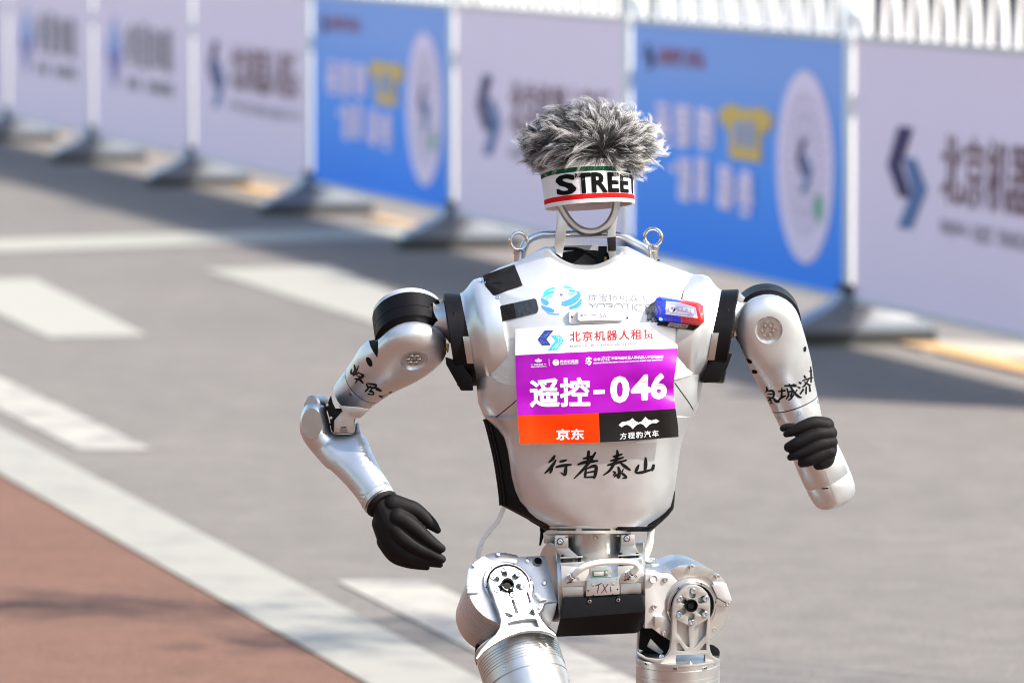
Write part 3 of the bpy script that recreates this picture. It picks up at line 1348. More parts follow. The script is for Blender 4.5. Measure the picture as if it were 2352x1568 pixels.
XL = [(955, 1112), (968, 1127), (984, 1142), (1003, 1154), (1030, 1162), (1059, 1167.5), (1095, 1173), (1127, 1180), (1150, 1186), (1163, 1193), (1176, 1208), (1190, 1229), (1202, 1252), (1211, 1268)]
XR = [(948, 1600), (957, 1593), (972, 1583), (985, 1575), (1003, 1568), (1031, 1562), (1081, 1556), (1127, 1549), (1143, 1546), (1163, 1541), (1176, 1530), (1190, 1514), (1202, 1499), (1210, 1489)]
DF = [(950, 129), (1000, 121), (1060, 115), (1127, 107), (1163, 102), (1190, 97), (1211, 92)]


def shell_ring(y, grow=0.0, back=0.0):
    xl, xr = interp(XL, y) - grow, interp(XR, y) + grow
    cx, w, dF = (xl + xr) / 2 - 3, (xr - xl) / 2 + 3, interp(DF, y) - back
    n = 2.9 - .5 * max(0, (y - 1100) / 110)
    out, N = [], 60
    for k in range(N + 1):
        t = math.radians(168 - (168 + 22) * k / N)
        c, s = math.cos(t), math.sin(t)
        f = sgnpow(s, 2 / n)
        out.append(Vector((cx + w * sgnpow(c, 2 / n), y, dF * f if f > 0 else 90 * f)))
    return out


ys = [958, 968, 984, 1003, 1030, 1059, 1095, 1127, 1150, 1163, 1176, 1190, 1202, 1209]
outer = [shell_ring(y) for y in ys]
inner = [[Vector((p.x + (4 if p.x < 1350 else -4), p.y, p.z - 6)) for p in r] for r in outer]
g = G()
n = len(outer[0])
rings_ = [o + i[::-1] for o, i in zip(outer, inner)]
g.loft(rings_)
shell = g.put('belly_shell', SILVER, robot, smooth=50)
S_BVH = g.bvh()
rings_ = []
for y, gr, yy in ((1127, 2.0, 1127), (1150, 5, 1152), (1163, 6, 1168), (1176, 6, 1183), (1190, 6, 1198), (1202, 6, 1211), (1209, 5, 1220)):
    o = [Vector((p.x, yy, p.z * .55 - 4)) for p in shell_ring(y, gr, 4)]
    i = [Vector((p.x + (5 if p.x < 1350 else -5), yy, p.z - 12)) for p in o]
    rings_.append(o + i[::-1])
G().loft(rings_).put('hem_trim', BLACK, shell, smooth=50)

# brush lettering on the belly
XING = [
    [(858, 448, 8), (842, 478, 17), (805, 510, 7)], [(868, 485, 7), (842, 528, 17), (800, 575, 13), (773, 599, 6)], [(838, 540, 10), (828, 575, 15), (815, 599, 7)],
    [(893, 503, 7), (920, 498, 14), (957, 488, 8)], [(862, 548, 7), (900, 538, 15), (950, 530, 15), (996, 526, 8)], [(950, 535, 12), (945, 580, 19), (938, 610, 13), (903, 588, 4)]]
ZHE = [
    [(1085, 478, 7), (1130, 470, 15), (1182, 452, 7)], [(1135, 409, 10), (1132, 440, 17), (1125, 510, 9)], [(1043, 527, 9), (1100, 507, 17), (1160, 500, 16), (1213, 495, 8)],
    [(1192, 423, 10), (1150, 490, 16), (1090, 565, 15), (1013, 642, 6)], [(1112, 560, 9), (1108, 600, 15), (1103, 634, 9)], [(1112, 562, 7), (1165, 540, 15), (1195, 545, 18), (1190, 600, 18), (1178, 642, 9)],
    [(1120, 592, 8), (1182, 580, 10)], [(1108, 630, 8), (1180, 626, 11)]]
TAI = [
    [(1330, 463, 7), (1365, 455, 15), (1412, 440, 7)], [(1310, 496, 7), (1360, 485, 15), (1422, 465, 7)], [(1285, 532, 8), (1350, 515, 16), (1447, 489, 8)],
    [(1365, 406, 8), (1370, 440, 16), (1350, 500, 17), (1310, 570, 14), (1253, 614, 6)], [(1390, 508, 8), (1430, 540, 18), (1477, 573, 9)], [(1375, 542, 10), (1385, 580, 17), (1380, 632, 13), (1360, 612, 4)],
    [(1330, 580, 6), (1350, 592, 12), (1335, 614, 6)], [(1340, 627, 6), (1360, 612, 11), (1375, 600, 5)], [(1395, 590, 6), (1420, 607, 14), (1442, 632, 11), (1408, 637, 5)], [(1420, 560, 5), (1405, 587, 10)]]
SHAN = [[(1600, 466, 9), (1601, 520, 19), (1595, 582, 13)], [(1546, 526, 8), (1530, 560, 17), (1520, 590, 11), (1560, 591, 15), (1610, 579, 13), (1662, 562, 9)], [(1668, 523, 12), (1660, 555, 17), (1650, 579, 9)]]
for glyph in (XING, ZHE, TAI, SHAN):
    v, f = ribbon2d(glyph, 1.6)
    flatprint('brush_lettering', [C3(*p) for p in v], f, S_BVH, INK, shell, .7)

# ---- raised chest plate
PL = [(1118, 640), (1150, 626), (1186, 611), (1225, 598), (1262, 590), (1290, 606), (1318, 617), (1346, 620), (1375, 617), (1402, 606), (1432, 588), (1470, 594), (1520, 607), (1560, 618), (1588, 628), (1598, 637),
      (1606, 652), (1612, 680), (1617, 710), (1618, 745), (1614, 800), (1608, 832), (1600, 849), (1587, 861), (1570, 867), (1552, 871), (1450, 883), (1350, 889), (1250, 889), (1188, 886), (1160, 883), (1143, 876), (1131, 864), (1124.5, 845),
      (1120, 800), (1116, 745), (1112, 690), (1109, 655)]
plate_o = sticker('chest_plate', [PL], T_BVH, PLATE, torso, off=4.5, maxlen=13, smooth=46, back=3)
v, f = fill([PL], 13)
P_BVH = BVHTree.FromPolygons([onto(T_BVH, x, y, 4.5) for x, y in v], f)

# screws of the plate
for c, rr in ((C2(393, 390), 4.6), (C2(1940, 347), 3.6), (C2(640, 190), 1.1)):
    p = onto(P_BVH, *c, -1.2)
    bolt(p, (-.1, -.3, 1), rr, STEEL, plate_o, h=.6, name='screw')

# maker emblem: turquoise and azure bands round an eye
EM = [
    (TURQ, [[(335, 362, 10), (400, 300, 34), (480, 262, 36), (565, 240, 20)]]), (TURQ, [[(335, 415, 24), (400, 360, 62), (470, 330, 56), (545, 312, 40)]]), (TURQ, [[(385, 450, 16), (440, 412, 26), (535, 380, 16)]]),
    (TURQ, [[(722, 222, 22), (800, 226, 30), (918, 255, 6)]]), (TURQ, [[(825, 288, 40), (880, 295, 46), (945, 310, 36)]]), (TURQ, [[(812, 345, 18), (870, 347, 20), (930, 356, 14)]]),
    (AZURE, [[(980, 300, 30), (1010, 370, 80), (940, 455, 118), (850, 505, 110), (760, 530, 96), (690, 530, 60)]]), (AZURE, [[(1060, 440, 10), (1030, 520, 70), (960, 585, 80), (840, 620, 40)]]),
    (AZURE, [[(310, 430, 30), (345, 480, 70), (400, 520, 90), (410, 560, 50)]]), (AZURE, [[(315, 575, 20), (370, 620, 64), (460, 655, 80), (545, 680, 50)]]), (AZURE, [[(400, 700, 6), (500, 730, 20), (640, 734, 18)]]),
]
for m, st in EM:
    v, f = ribbon2d(st)
    flatprint('emblem', [Y1(*p) for p in v], f, P_BVH, m, plate_o, .7)
v, f = fill([circle2(688, 362, 75, 28, 59), circle2(688, 362, 72, 28, 56)])
flatprint('emblem', [Y1(*p) for p in v], f, P_BVH, GREYINK, plate_o, .7)
v, f = fill([circle2(688, 364, 30, 20, 25), circle2(701, 354, 20, 16, 18)])
flatprint('emblem', [Y1(*p) for p in v], f, P_BVH, GREYINK, plate_o, .8)
words('lettering', '优宝特机器人', [Y1(1190, 345), Y1(2320, 385), Y1(2320, 508), Y1(1190, 480)], P_BVH, GREYINK, plate_o, bold=-.012, off=.7)
YO = [[[(1208, 528, 16), (1275, 580, 16)], [(1338, 528, 16), (1275, 580, 16)], [(1275, 578, 16), (1275, 640, 16)]],
      [[(1358, 640, 14), (1352, 585, 16), (1385, 540, 16), (1430, 534, 16), (1475, 542, 16), (1505, 590, 16), (1500, 640, 14)]],
      [[(1510, 538, 16), (1600, 538, 16), (1640, 550, 16), (1636, 580, 16), (1560, 588, 16), (1620, 590, 16), (1645, 610, 16), (1640, 645, 14)]],
      [[(1690, 645, 14), (1682, 590, 16), (1715, 548, 16), (1760, 541, 16), (1805, 550, 16), (1836, 595, 16), (1830, 645, 14)]],
      [[(1845, 548, 16), (1985, 548, 16)], [(1925, 550, 16), (1925, 650, 16)]], [[(2028, 550, 16), (2028, 655, 16)]],
      [[(2200, 556, 14), (2110, 554, 16), (2068, 590, 16), (2075, 640, 16), (2120, 662, 16), (2200, 664, 14)]],
      [[(2350, 560, 14), (2290, 558, 16), (2262, 578, 16), (2290, 606, 16), (2340, 612, 16), (2360, 640, 14)]]]
for st in YO:
    v, f = ribbon2d(st, .8)
    flatprint('lettering', [Y1(*p) for p in v], f, P_BVH, GREYINK, plate_o, .7)

# tape and foam patches stuck to the plate
tp = sticker('tape_patch', [[C2(*p) for p in ((266, 210), (330, 185), (430, 150), (526, 118), (545, 165), (570, 225), (594, 288), (560, 302), (470, 330), (390, 362), (322, 378), (305, 330), (285, 280))]], P_BVH, TAPE, plate_o, off=1.5, maxlen=7)
for P in (((262, 250), (256, 262), (262, 275), (280, 292), (292, 300)), ((325, 372), (290, 388), (262, 384), (262, 376), (290, 380), (322, 368)), ((300, 300), (340, 272), (400, 268), (430, 272))):
    pp = smooth_path([onto(P_BVH, *C2(*p), 2.2) for p in P], 4)
    G().tube(pp, .55, seg=5).put('loose_thread', DARK, tp)
R1 = [C2(*p) for p in ((338, 472), (520, 432), (540, 556), (368, 597), (348, 585), (328, 492))]
sticker('foam_pad', [R1], P_BVH, FOAM, plate_o, off=2.5, maxlen=6)
R2 = [C2(*p) for p in ((522, 432), (690, 395), (706, 405), (724, 480), (716, 508), (700, 516), (541, 556))]
sticker('film_covered_pad', [R2], P_BVH, FILM, plate_o, off=2.2, maxlen=6)

# neck well: dark cup, plates, cables
g = G().loft([ring(1345, 69, 588, 626, 574, 30, -84, 2.0), ring(1345, 66, 610, 640, 600, 26, -80, 2.0), ring(1345, 50, 640, 655, 630, 10, -60, 2.0)], cap0=False)
well = g.put('neck_well', DARK, torso)
G().lathe((1352, 613, -15), (0, -1, .05), [(0, 48), (4, 50), (5, 46)], 40, el=.62).put('inner_plate', ALUD, well)
G().tube(smooth_path([(1290, 571, -62), (1330, 573, -50), (1368, 592, -25), (1385, 606, 5)], 6), 4, seg=10).put('inner_cable', BLACKM, well)
G().tube([(1391, 590, 2), (1391, 601, 2)], 5, seg=6).put('brass_nut', BRASS, well)
G().box((1384, 585, -6), (1, 0, 0), (0, 1, 0), (0, 0, 1), 10, 20, 8).put('inner_block', BLACKM, well, bevel=.0008)

# neck frame: two legs and a U-shaped bow
g = G()
U = [(1284, 470), (1290, 480), (1298, 494), (1310, 510), (1326, 524), (1344, 532), (1362, 533), (1380, 528), (1396, 516), (1407, 500), (1413, 484), (1416, 462)]
P = smooth_path([(x, y, 0) for x, y in U], 6)
rings_ = []
for i, p in enumerate(P):
    t = (P[min(i + 1, len(P) - 1)] - P[max(i - 1, 0)]).normalized()
    nn = Vector((-t.y, t.x, 0))
    rings_.append([p + nn * a + Vector((0, 0, d)) for a, d in ((-9.5, 12), (-4, 26), (3, 26), (9.5, 14), (9.5, -6), (-9.5, -6))])
neck = g.loft(rings_).put('neck_bow', ALUD, robot, smooth=30)
for poly, m in (([N1(497, 735), N1(572, 760), N1(640, 900), N1(642, 960), N1(612, 1180), N1(575, 1400), N1(492, 1335), N1(468, 1240), N1(488, 1000), N1(502, 880)], SILVER),
                ([N1(1342, 660), N1(1335, 820), N1(1312, 960), N1(1300, 1130), N1(1310, 1310), N1(1290, 1430), N1(1225, 1440), N1(1195, 1300), N1(1190, 1120), N1(1200, 1030), N1(1240, 980), N1(1275, 880)], SILVER)):
    G().prism(poly, -14, 16).put('neck_leg', ALU, neck, bevel=.0009, smooth=30)
G().prism([N1(1186, 1128), N1(1306, 1112), N1(1309, 1306), N1(1200, 1310)], -16, 18).put('neck_tape', TAPE, neck, bevel=.0006)
# skull cup hidden in the wig
g = G().lathe((1352, 478, -20), (0, -1, .1), [(25, 60), (40, 74), (70, 76), (110, 60), (135, 25)], 32)
g.put('skull_cup', SILVER, neck)

# carrying handle behind the neck
P = smooth_path([(1196, 596, -95), (1203, 570, -100), (1214, 552, -105), (1238, 541, -108), (1262, 538, -108), (1345, 537, -108), (1408, 539, -108), (1434, 544, -108), (1458, 557, -106), (1484, 571, -103), (1502, 590, -98)], 7)
G().tube(P, 9.2, seg=20).put('carry_handle', STEEL, robot)


def eyebolt(c, stem_x, y0, y1, tilt):
    cx, cy = c
    g = G()
    R, r = 19.6, 4.2
    seg, s2 = 40, 12
    ax = Vector((tilt, .05, 1)).normalized()
    u, w, ax = frame(ax)
    rings_ = []
    for i in range(seg + 1):
        t = 2 * math.pi * i / seg
        dr = u * math.cos(t) + w * math.sin(t)
        rings_.append([Vector((cx, cy, -30)) + dr * (R + r * math.cos(2 * math.pi * k / s2)) + ax * r * math.sin(2 * math.pi * k / s2) for k in range(s2)])
    g.loft(rings_, False, False)
    e = g.put('lifting_eye', STEEL, robot)
    G().lathe((stem_x, y1, -30), (0, -1, 0), [(0, 11), (y1 - y0 - 12, 11), (y1 - y0 - 11, 12.5), (y1 - y0 - 3, 13.5), (y1 - y0, 11)], 28).put('stem', STEEL, e)
    G().lathe((stem_x, y1 - 2, -30), (0, -1, .2), [(0, 15), (1, 15)], 24).put('stem_hole', DARK, e)
    v, f, _ = text2d('304', .01)
    bv = BVHTree.FromPolygons([Vector((stem_x - 16, y0 - 20, -14)), Vector((stem_x + 16, y0 - 20, -14)), Vector((stem_x + 16, y0 + 20, -14)), Vector((stem_x - 16, y0 + 20, -14))], [[0, 1, 2, 3]])
    flatprint('stamped_lettering', [(stem_x - 8 + 16 * a, y0 + 1 + 7 * b) for a, b in v], f, bv, GREYINK, e, .3)
    return e


eyebolt(C1(273, 1042), C1(275, 0)[0], C1(0, 1093)[1], C1(0, 1192)[1], .25)
eyebolt(C1(1117, 1017), C1(1119, 0)[0], C1(0, 1070)[1], C1(0, 1168)[1], -.15)

# ---- shoulders: funnel of the shell, black clamp ring, spindle
def shoulder(side):
    s = -1 if side == 'l' else 1
    cx = 1110 if s < 0 else 1604
    y0 = 778 if s < 0 else 770
    sh = .16 * (-s)           # the rings lean: top further out

    def lean(g):
        g.v = [(x + (y - y0) * sh, y, d) for x, y, d in g.v]
        return g
    g = lean(G().lathe((cx, y0, -18), (s, 0, 0), [(-50, 140), (-14, 140), (0, 136), (8, 129), (16, 120), (24, 112), (32, 106), (40, 103)], 56))
    fl = g.put('shoulder_flange', SILVER, torso, smooth=50)
    x1 = cx + s * 37
    g = lean(G().lathe((x1, y0 + 2, -18), (s, 0, 0), [(-8, 60), (-8, 103), (-6, 106), (37, 108), (40, 104), (40, 40)], 64))
    rg = g.put('shoulder_clamp', BLACK, robot, smooth=35)
    # silver arc strip and split line of the clamp
    g = G()
    rr = []
    for k in range(20):
        t = math.radians(-4 + 34 * k / 19)
        rr.append([(x1 + s * a, y0 + 2 + 108.8 * math.sin(t) * r_, -18 + 108.8 * math.cos(t) * r_) for a, r_ in ((-6, .98), (-6, 1.006), (9, 1.006), (9, .98))])
    lean(g.loft(rr)).put('clamp_strip', ALUD, rg)
    g = G()
    rr = []
    for a, r_ in ((-6.5, .9), (-6.5, 1.008), (41, 1.008), (41, .9)):
        rr.append([(x1 + s * a, y0 + 4 + k, -18 + 108.5 * r_ * math.sqrt(max(0, 1 - .0004))) for k in (-.9, .9)])
    # lower jaw block of the clamp
    if s < 0:
        jaw = [A1(*p) for p in ((1335, 640), (1490, 690), (1480, 720), (1545, 800), (1555, 905), (1458, 905), (1342, 700))]
    else:
        jaw = [C2(*p) for p in ((2150, 860), (2310, 845), (2268, 960), (2200, 1080), (2068, 1086), (2085, 1000), (2110, 935))]
    G().prism(jaw, -70, 72).put('clamp_jaw', BLACK, rg, bevel=.002)
    for q in (-.55, .1, .6):
        bolt((x1 + s * 20 + sh * 108 * q, y0 + 106 * q, -18 + 108 * math.sqrt(1 - q * q) - 2), (0, q, math.sqrt(1 - q * q)), 4.2, BLACK, rg, h=.3, name='screw')
    # spindle to the arm
    x2 = x1 + s * 38
    g = G().lathe((x2, y0 - 42, -18), (s, .06, 0), [(0, 52), (6, 52), (10, 44), (24, 40), (40, 40)], 36)
    sp = g.put('spindle', ALU, robot)
    return fl


shoulder('l')
shoulder('r')
sp = G().prism([A1(1236, 214), A1(1300, 258), A1(1318, 300), A1(1330, 440), A1(1268, 412), A1(1240, 300)], -30, 10).put('arm_bracket', ALU, robot, bevel=.0012)
G().prism([A1(1284, 195), A1(1330, 190), A1(1318, 240), A1(1300, 252)], -40, -10).put('bracket_tab', ALUD, sp, bevel=.0006)
G().prism([A1(1338, 530), A1(1366, 540), A1(1360, 600), A1(1352, 612), A1(1342, 580)], -30, 20).put('brass_shim', BRASS, sp, bevel=.0006)
sp = G().prism([A3(262, 235), A3(310, 178), A3(345, 210), A3(300, 290), A3(272, 300)], -30, 5).put('arm_bracket', ALU, robot, bevel=.0012)
G().prism([A3(262, 232), A3(285, 232), A3(290, 262), A3(268, 282)], 2, 12).put('bracket_tab', PAPER, sp, bevel=.0006)


# ---- arms
def upper_arm(S, a, l, L, r, r1, label):
    S, a = Vector(S), Vector(a).normalized()
    l = Vector(l)
    l = (l - a * l.dot(a)).normalized()
    t = a.cross(l)
    rings_ = []
    seg = 56

    def sec(s, w, ac, ah, n):
        R = []
        for k in range(seg):
            q = 2 * math.pi * k / seg
            c, sn = math.cos(q), math.sin(q)
            R.append(S + l * s + t * (w * sgnpow(c, 2 / n)) + a * (ac + ah * sgnpow(sn, 2 / n)))
        return R
    for q in (.998, .97, .90, .78, .6, .4, .2):
        w = r * math.sqrt(1 - q * q)
        h = 37 * (1 - q ** 3.2) ** .5
        rings_.append(sec(-r * q, max(w, 1), 26, max(h, 1.5), 2.5))
    prof = [(0, r, 26, 37, 2.6), (.12, r * .995, 25, 38, 2.6), (.25, r * .98, 20, 43, 2.5), (.36, r * .96, 10, 54, 2.35), (.46, r * .94, 2, 61, 2.2), (.60, r * .905, -5, 62, 2.05), (.8, (r * .86 + r1) / 2, -9, 58, 2), (1.0, r1, -10, r1, 2)]
    for s, w, ac, ah, n in prof:
        rings_.append(sec(L * s, w, ac, ah, n))
    g = G().loft(rings_)
    arm = g.put('upper_arm', SILVER, robot, smooth=50, label=label)
    bv = g.bvh()
    # drum: black band and pale back cover behind the silver front
    g = G().lathe(S, a, [(-78, r - 6), (-78, r + 1), (-74, r + 4), (-36, r + 4), (-35, r + 3), (-34, r + 4), (-6, r + 4), (-4, r - 2), (0, r - 8)], 64)
    band = g.put('motor_band', BLACK, arm, smooth=35)
    G().lathe(S - a * 78, -a, [(0, r + 1), (10, r + 1), (18, r - 6), (22, r - 20), (23, 5)], 56).put('back_cover', PLATE, arm)
    # round recess with six bolts
    c = S + a * 62.5
    u, w, a2 = frame(a)
    g = G().lathe(c, a, [(-9, 27), (-8.4, 29), (.5, 31.5), (1.2, 33.5), (-2, 36)], 48, cap0=True, cap1=False)
    carve(arm, [G().lathe(c, a, [(-9, 27), (-8, 28.5), (4, 34), (8, 36), (20, 36)], 48)])
    rc = G().lathe(c, a, [(-9.6, 27.2), (-8.8, 27.2)], 40).put('bolt_recess', ALU, arm, smooth=30)
    for k in range(6):
        q = 2 * math.pi * (k + .5) / 6
        bolt(c + (u * math.cos(q) + w * math.sin(q)) * 13 - a * 8.5, a, 6.2, STEEL, rc, h=1.1)
    # collar below the seam
    e = S + l * L
    g = G().lathe(e - a * 10 - l * 1, l, [(0, r1 - 3), (1, r1 - 4), (2.4, r1 - 4), (2.4, r1 - .5), (5, r1 - .3), (46, r1 * .9), (58, r1 * .86), (62, r1 * .7)], 56)
    col = g.put('elbow_collar', SILVER, arm)
    G().lathe(e - a * 10 - l * 2, l, [(0, r1 - .2), (1.0, r1 + .25), (2.6, r1 + .2), (3.2, r1 - 2)], 56).put('seam_ring', INK, arm)
    return arm, bv, col, (S, a, l, t, L)


armL, ALB, colL, FL = upper_arm((945, 781, -12), (.10, .76, .64), (-107, 108, -111), 188, 79, 54, 'upper arm swung back, lettering along its lower edge')
armR, ARB, colR, FR = upper_arm((1762, 744, -12), (.06, .22, .97), (64, 184, -45), 200, 75, 55, 'upper arm hanging down with a fist before it')

# flat dark patches on the arms, painted for the shade inside slots and holes
for P, m in (([(738, 470), (762, 425), (786, 372), (796, 430), (806, 500), (806, 600), (800, 646), (770, 600), (748, 560), (737, 520)], DARK), ([circ for circ in circle2(738, 680, 20, 16, 42, rot=-.45)], DARK)):
    v, f = fill([[A1(*p) for p in P]], 2.5)
    flatprint('arm_slot_shade', v, f, ALB, m, armL, 1.2)
for P in (circle2(398, 652, 20, 16, 12, rot=.2), circle2(702, 517, 9, 12, 17, rot=.1), circle2(362, 588, 26, 16, 12, rot=.4)):
    v, f = fill([[A3(*p) for p in P]], 2.5)
    flatprint('arm_slot_shade', v, f, ARB, DARK, armR, 1.0)
HAO = [[[(620, 700, 6), (628, 740, 12), (615, 768, 8)], [(598, 735, 5), (600, 770, 12), (640, 775, 10), (660, 758, 5)], [(655, 708, 5), (632, 770, 8), (610, 792, 4)], [(660, 768, 6), (692, 790, 12), (650, 815, 10), (630, 848, 5)], [(622, 812, 5), (665, 820, 12), (693, 850, 6)], [(640, 788, 5), (682, 800, 9)]],
       [[(713, 850, 6), (732, 880, 12)], [(720, 848, 5), (790, 862, 12), (780, 882, 5)], [(752, 866, 6), (715, 905, 9), (703, 917, 4)], [(740, 880, 6), (790, 885, 12), (838, 907, 6)], [(772, 880, 6), (745, 907, 9)], [(735, 912, 6), (766, 915, 10), (771, 936, 6), (725, 931, 8)], [(790, 898, 5), (833, 912, 6)]],
       [[(813, 943, 6), (840, 955, 12), (880, 940, 9), (917, 914, 6)], [(905, 912, 6), (900, 957, 9)]]]
for gl in HAO:
    v, f = ribbon2d(gl, 1.65)
    flatprint('brush_lettering', [A1(*p) for p in v], f, ALB, INK, armL, .8)
QUAN = [[[(458, 740, 4), (463, 760, 8), (455, 776, 5)], [(462, 765, 5), (500, 770, 9), (498, 806, 7), (462, 805, 5)], [(465, 785, 4), (498, 785, 6)], [(480, 805, 6), (486, 832, 9)], [(460, 836, 4), (481, 812, 7)], [(495, 805, 5), (520, 830, 10), (541, 830, 4)], [(464, 842, 4), (496, 838, 6)]],
        [[(538, 770, 5), (582, 764, 8)], [(560, 748, 5), (558, 802, 9)], [(533, 827, 5), (560, 805, 9), (586, 794, 4)], [(573, 736, 6), (641, 735, 10), (625, 726, 4)], [(590, 750, 6), (600, 790, 8), (584, 817, 4)], [(594, 775, 5), (620, 770, 7), (612, 802, 7)], [(604, 723, 6), (630, 770, 10), (660, 800, 10), (680, 805, 4)], [(652, 758, 5), (615, 810, 7), (596, 824, 3)]],
        [[(667, 714, 6), (683, 722, 9)], [(658, 741, 5), (677, 750, 8)], [(674, 787, 6), (697, 754, 8)], [(698, 673, 6), (709, 691, 9)], [(688, 706, 5), (737, 689, 7)], [(726, 699, 5), (705, 730, 7), (688, 746, 4)], [(700, 712, 5), (737, 736, 9)], [(712, 740, 6), (710, 786, 7)], [(731, 735, 6), (735, 772, 9)]],
        [[(745, 620, 5), (750, 690, 8)], [(736, 650, 5), (764, 641, 7)], [(750, 670, 5), (747, 716, 7)], [(755, 665, 5), (765, 690, 8), (766, 712, 5)], [(751, 690, 4), (763, 686, 5)]]]
for n_, gl in enumerate(QUAN):
    v, f = ribbon2d(gl, 1.6)
    v = [(p[0] + (12, 4, -2, -9)[n_], p[1]) for p in v]
    flatprint('brush_lettering', [A3(*p) for p in v], f, ARB, INK, armR, .8)


def surf_screw(x, y, F, rad, parent, material=STEEL, r=4.6):
    """small screw on a collar (axis line F, radius rad) as seen at (x, y)."""
    S, a, l, t, L = F
    c = S - a * 10
    # intersect the viewing line with the round collar
    o = Vector((x, y, 0)) - c
    d = Vector((0, 0, 1))
    o2, d2 = o - l * o.dot(l), d - l * d.dot(l)
    A_, B_, C_ = d2.dot(d2), 2 * o2.dot(d2), o2.dot(o2) - rad * rad
    disc = max(B_ * B_ - 4 * A_ * C_, 0)
    s = (-B_ + math.sqrt(disc)) / (2 * A_)
    p = Vector((x, y, s))
    nrm = (o2 + d2 * s).normalized()
    bolt(p, nrm, r, material, parent, h=.25, name='screw')


for p in ((596, 932), (764, 1020)):
    surf_screw(*A1(*p), FL, 53.4, colL)
for p in ((541, 927), (670, 897), (781, 830)):
    surf_screw(*A3(*p), FR, 54.4, colR)

# ---- forearm swung forward from the rear elbow
EL = Vector((*A5(560, 640), -112))
WR = Vector((*A5(1145, 1405), -6))
ax = (WR - EL).normalized()
FOL = [(345, 168), (290, 176), (240, 200), (200, 262), (168, 335), (150, 430), (152, 540), (196, 655), (262, 752), (375, 885), (478, 998), (552, 1046), (700, 1190), (830, 1340), (940, 1500), (990, 1580), (1090, 1530), (1220, 1435), (1345, 1350), (1280, 1200), (1180, 1040), (1062, 800),
       (1010, 668), (962, 610), (926, 540), (900, 450), (868, 384), (848, 430), (842, 500), (830, 566), (780, 582), (640, 582), (572, 570), (545, 520), (528, 420), (500, 320), (470, 240), (420, 196)]
outl = [A5(p.x, p.y) for p in smooth_path([(x, y, 0) for x, y in FOL], 4, closed=True)]


def fore_d(x, y):
    t = ((x - EL.x) * (WR.x - EL.x) + (y - EL.y) * (WR.y - EL.y)) / ((WR.x - EL.x) ** 2 + (WR.y - EL.y) ** 2)
    t = max(-.6, min(1.15, t))
    lob = max(0, -t) * 10
    return EL.z + (WR.z - EL.z) * max(t, 0) - lob


g = remeshed(inflate(outl, 41, fore_d, 5), 1.8, 14)
foreL = g.put('forearm', SILVER, robot, smooth=60, label='forearm swung forward, silver, round elbow cap')
da = Vector((-.52, .02, .85)).normalized()
dc = Vector((*A5(286, 450), -64))
carve(foreL, [G().lathe(dc, da, [(-7, 35), (-5, 35), (0, 37.5), (20, 39)], 56, el=.80, ref=(0, 1, 0))])
FLB = g.bvh()
dl = G().lathe(dc - da * 7.4, da, [(0, 34.6), (.8, 34.6)], 48, el=.80, ref=(0, 1, 0)).put('elbow_disc', ALUD, foreL, smooth=35)
G().lathe((*A5(420, 215), -150), (-.5, 0, .86), [(0, 22), (40, 22), (44, 18)], 40).put('elbow_motor', ALUD, foreL)
rr = []
g = G().lathe(WR - ax * 3, ax, [(-8, 38), (-7.5, 40.6), (-5.5, 41), (-4.5, 39.8), (7, 39.4), (8, 37)], 48)
wristL = g.put('wrist_ring', SILVER, foreL, smooth=35)
# inner fork cheek and yoke in the opening
G().prism([A5(*p) for p in ((520, 260), (560, 340), (565, 480), (560, 560), (600, 576), (838, 576), (842, 420), (880, 330), (700, 260))], -160, -118).put('elbow_socket', DARK, foreL)
yk = plate('elbow_yoke', [[A5(*p) for p in ((650, 226), (870, 240), (1040, 268), (918, 376), (862, 384), (836, 400), (832, 572), (584, 566), (584, 430), (592, 405), (690, 292))], [A5(*p) for p in ((652, 570), (655, 500), (668, 484), (738, 484), (754, 500), (756, 570))]], (800, 955, -70), (.1, .05, 1), 0, 12, 1.2, ALUD, armL)
G().prism([A5(*p) for p in ((548, 90), (520, 150), (505, 200), (470, 225), (500, 290), (530, 395), (545, 520), (575, 570), (592, 402), (690, 290), (618, 288), (572, 200), (556, 140))], -130, -74).put('elbow_link', BLACK, armL, bevel=.001)
for p in ((496, 218), (544, 378)):
    bolt((*A5(*p), -74), (0, 0, 1), 3.2, STEEL, yk, h=.3, name='screw')
bolt((*A5(543, 460), -100), (0, 0, 1), 3.0, DARK, yk, h=.3, name='screw')
# slot marks on the forearm
for P in (((930, 672), (1000, 690), (1030, 735), (1020, 742), (945, 708)), ((1200, 1176), (1250, 1185), (1288, 1225), (1282, 1234), (1212, 1200))):
    v, f = fill([[A5(*p) for p in P]], 6)
    flatprint('vent_slot', v, f, FLB, ALUD, foreL, .5)
for p in ((1138, 1305), (998, 1437)):
    q = onto(FLB, *A5(*p), -.5)
    bolt(q, ((q - WR) - ax * (q - WR).dot(ax)).normalized(), 4, STEEL, foreL, h=.25, name='screw')

# relaxed gloved hand
def hp(c, conv, sc, d0):
    return [(*conv(x, y), d0 + d * sc, r * sc) for x, y, d, r in c]


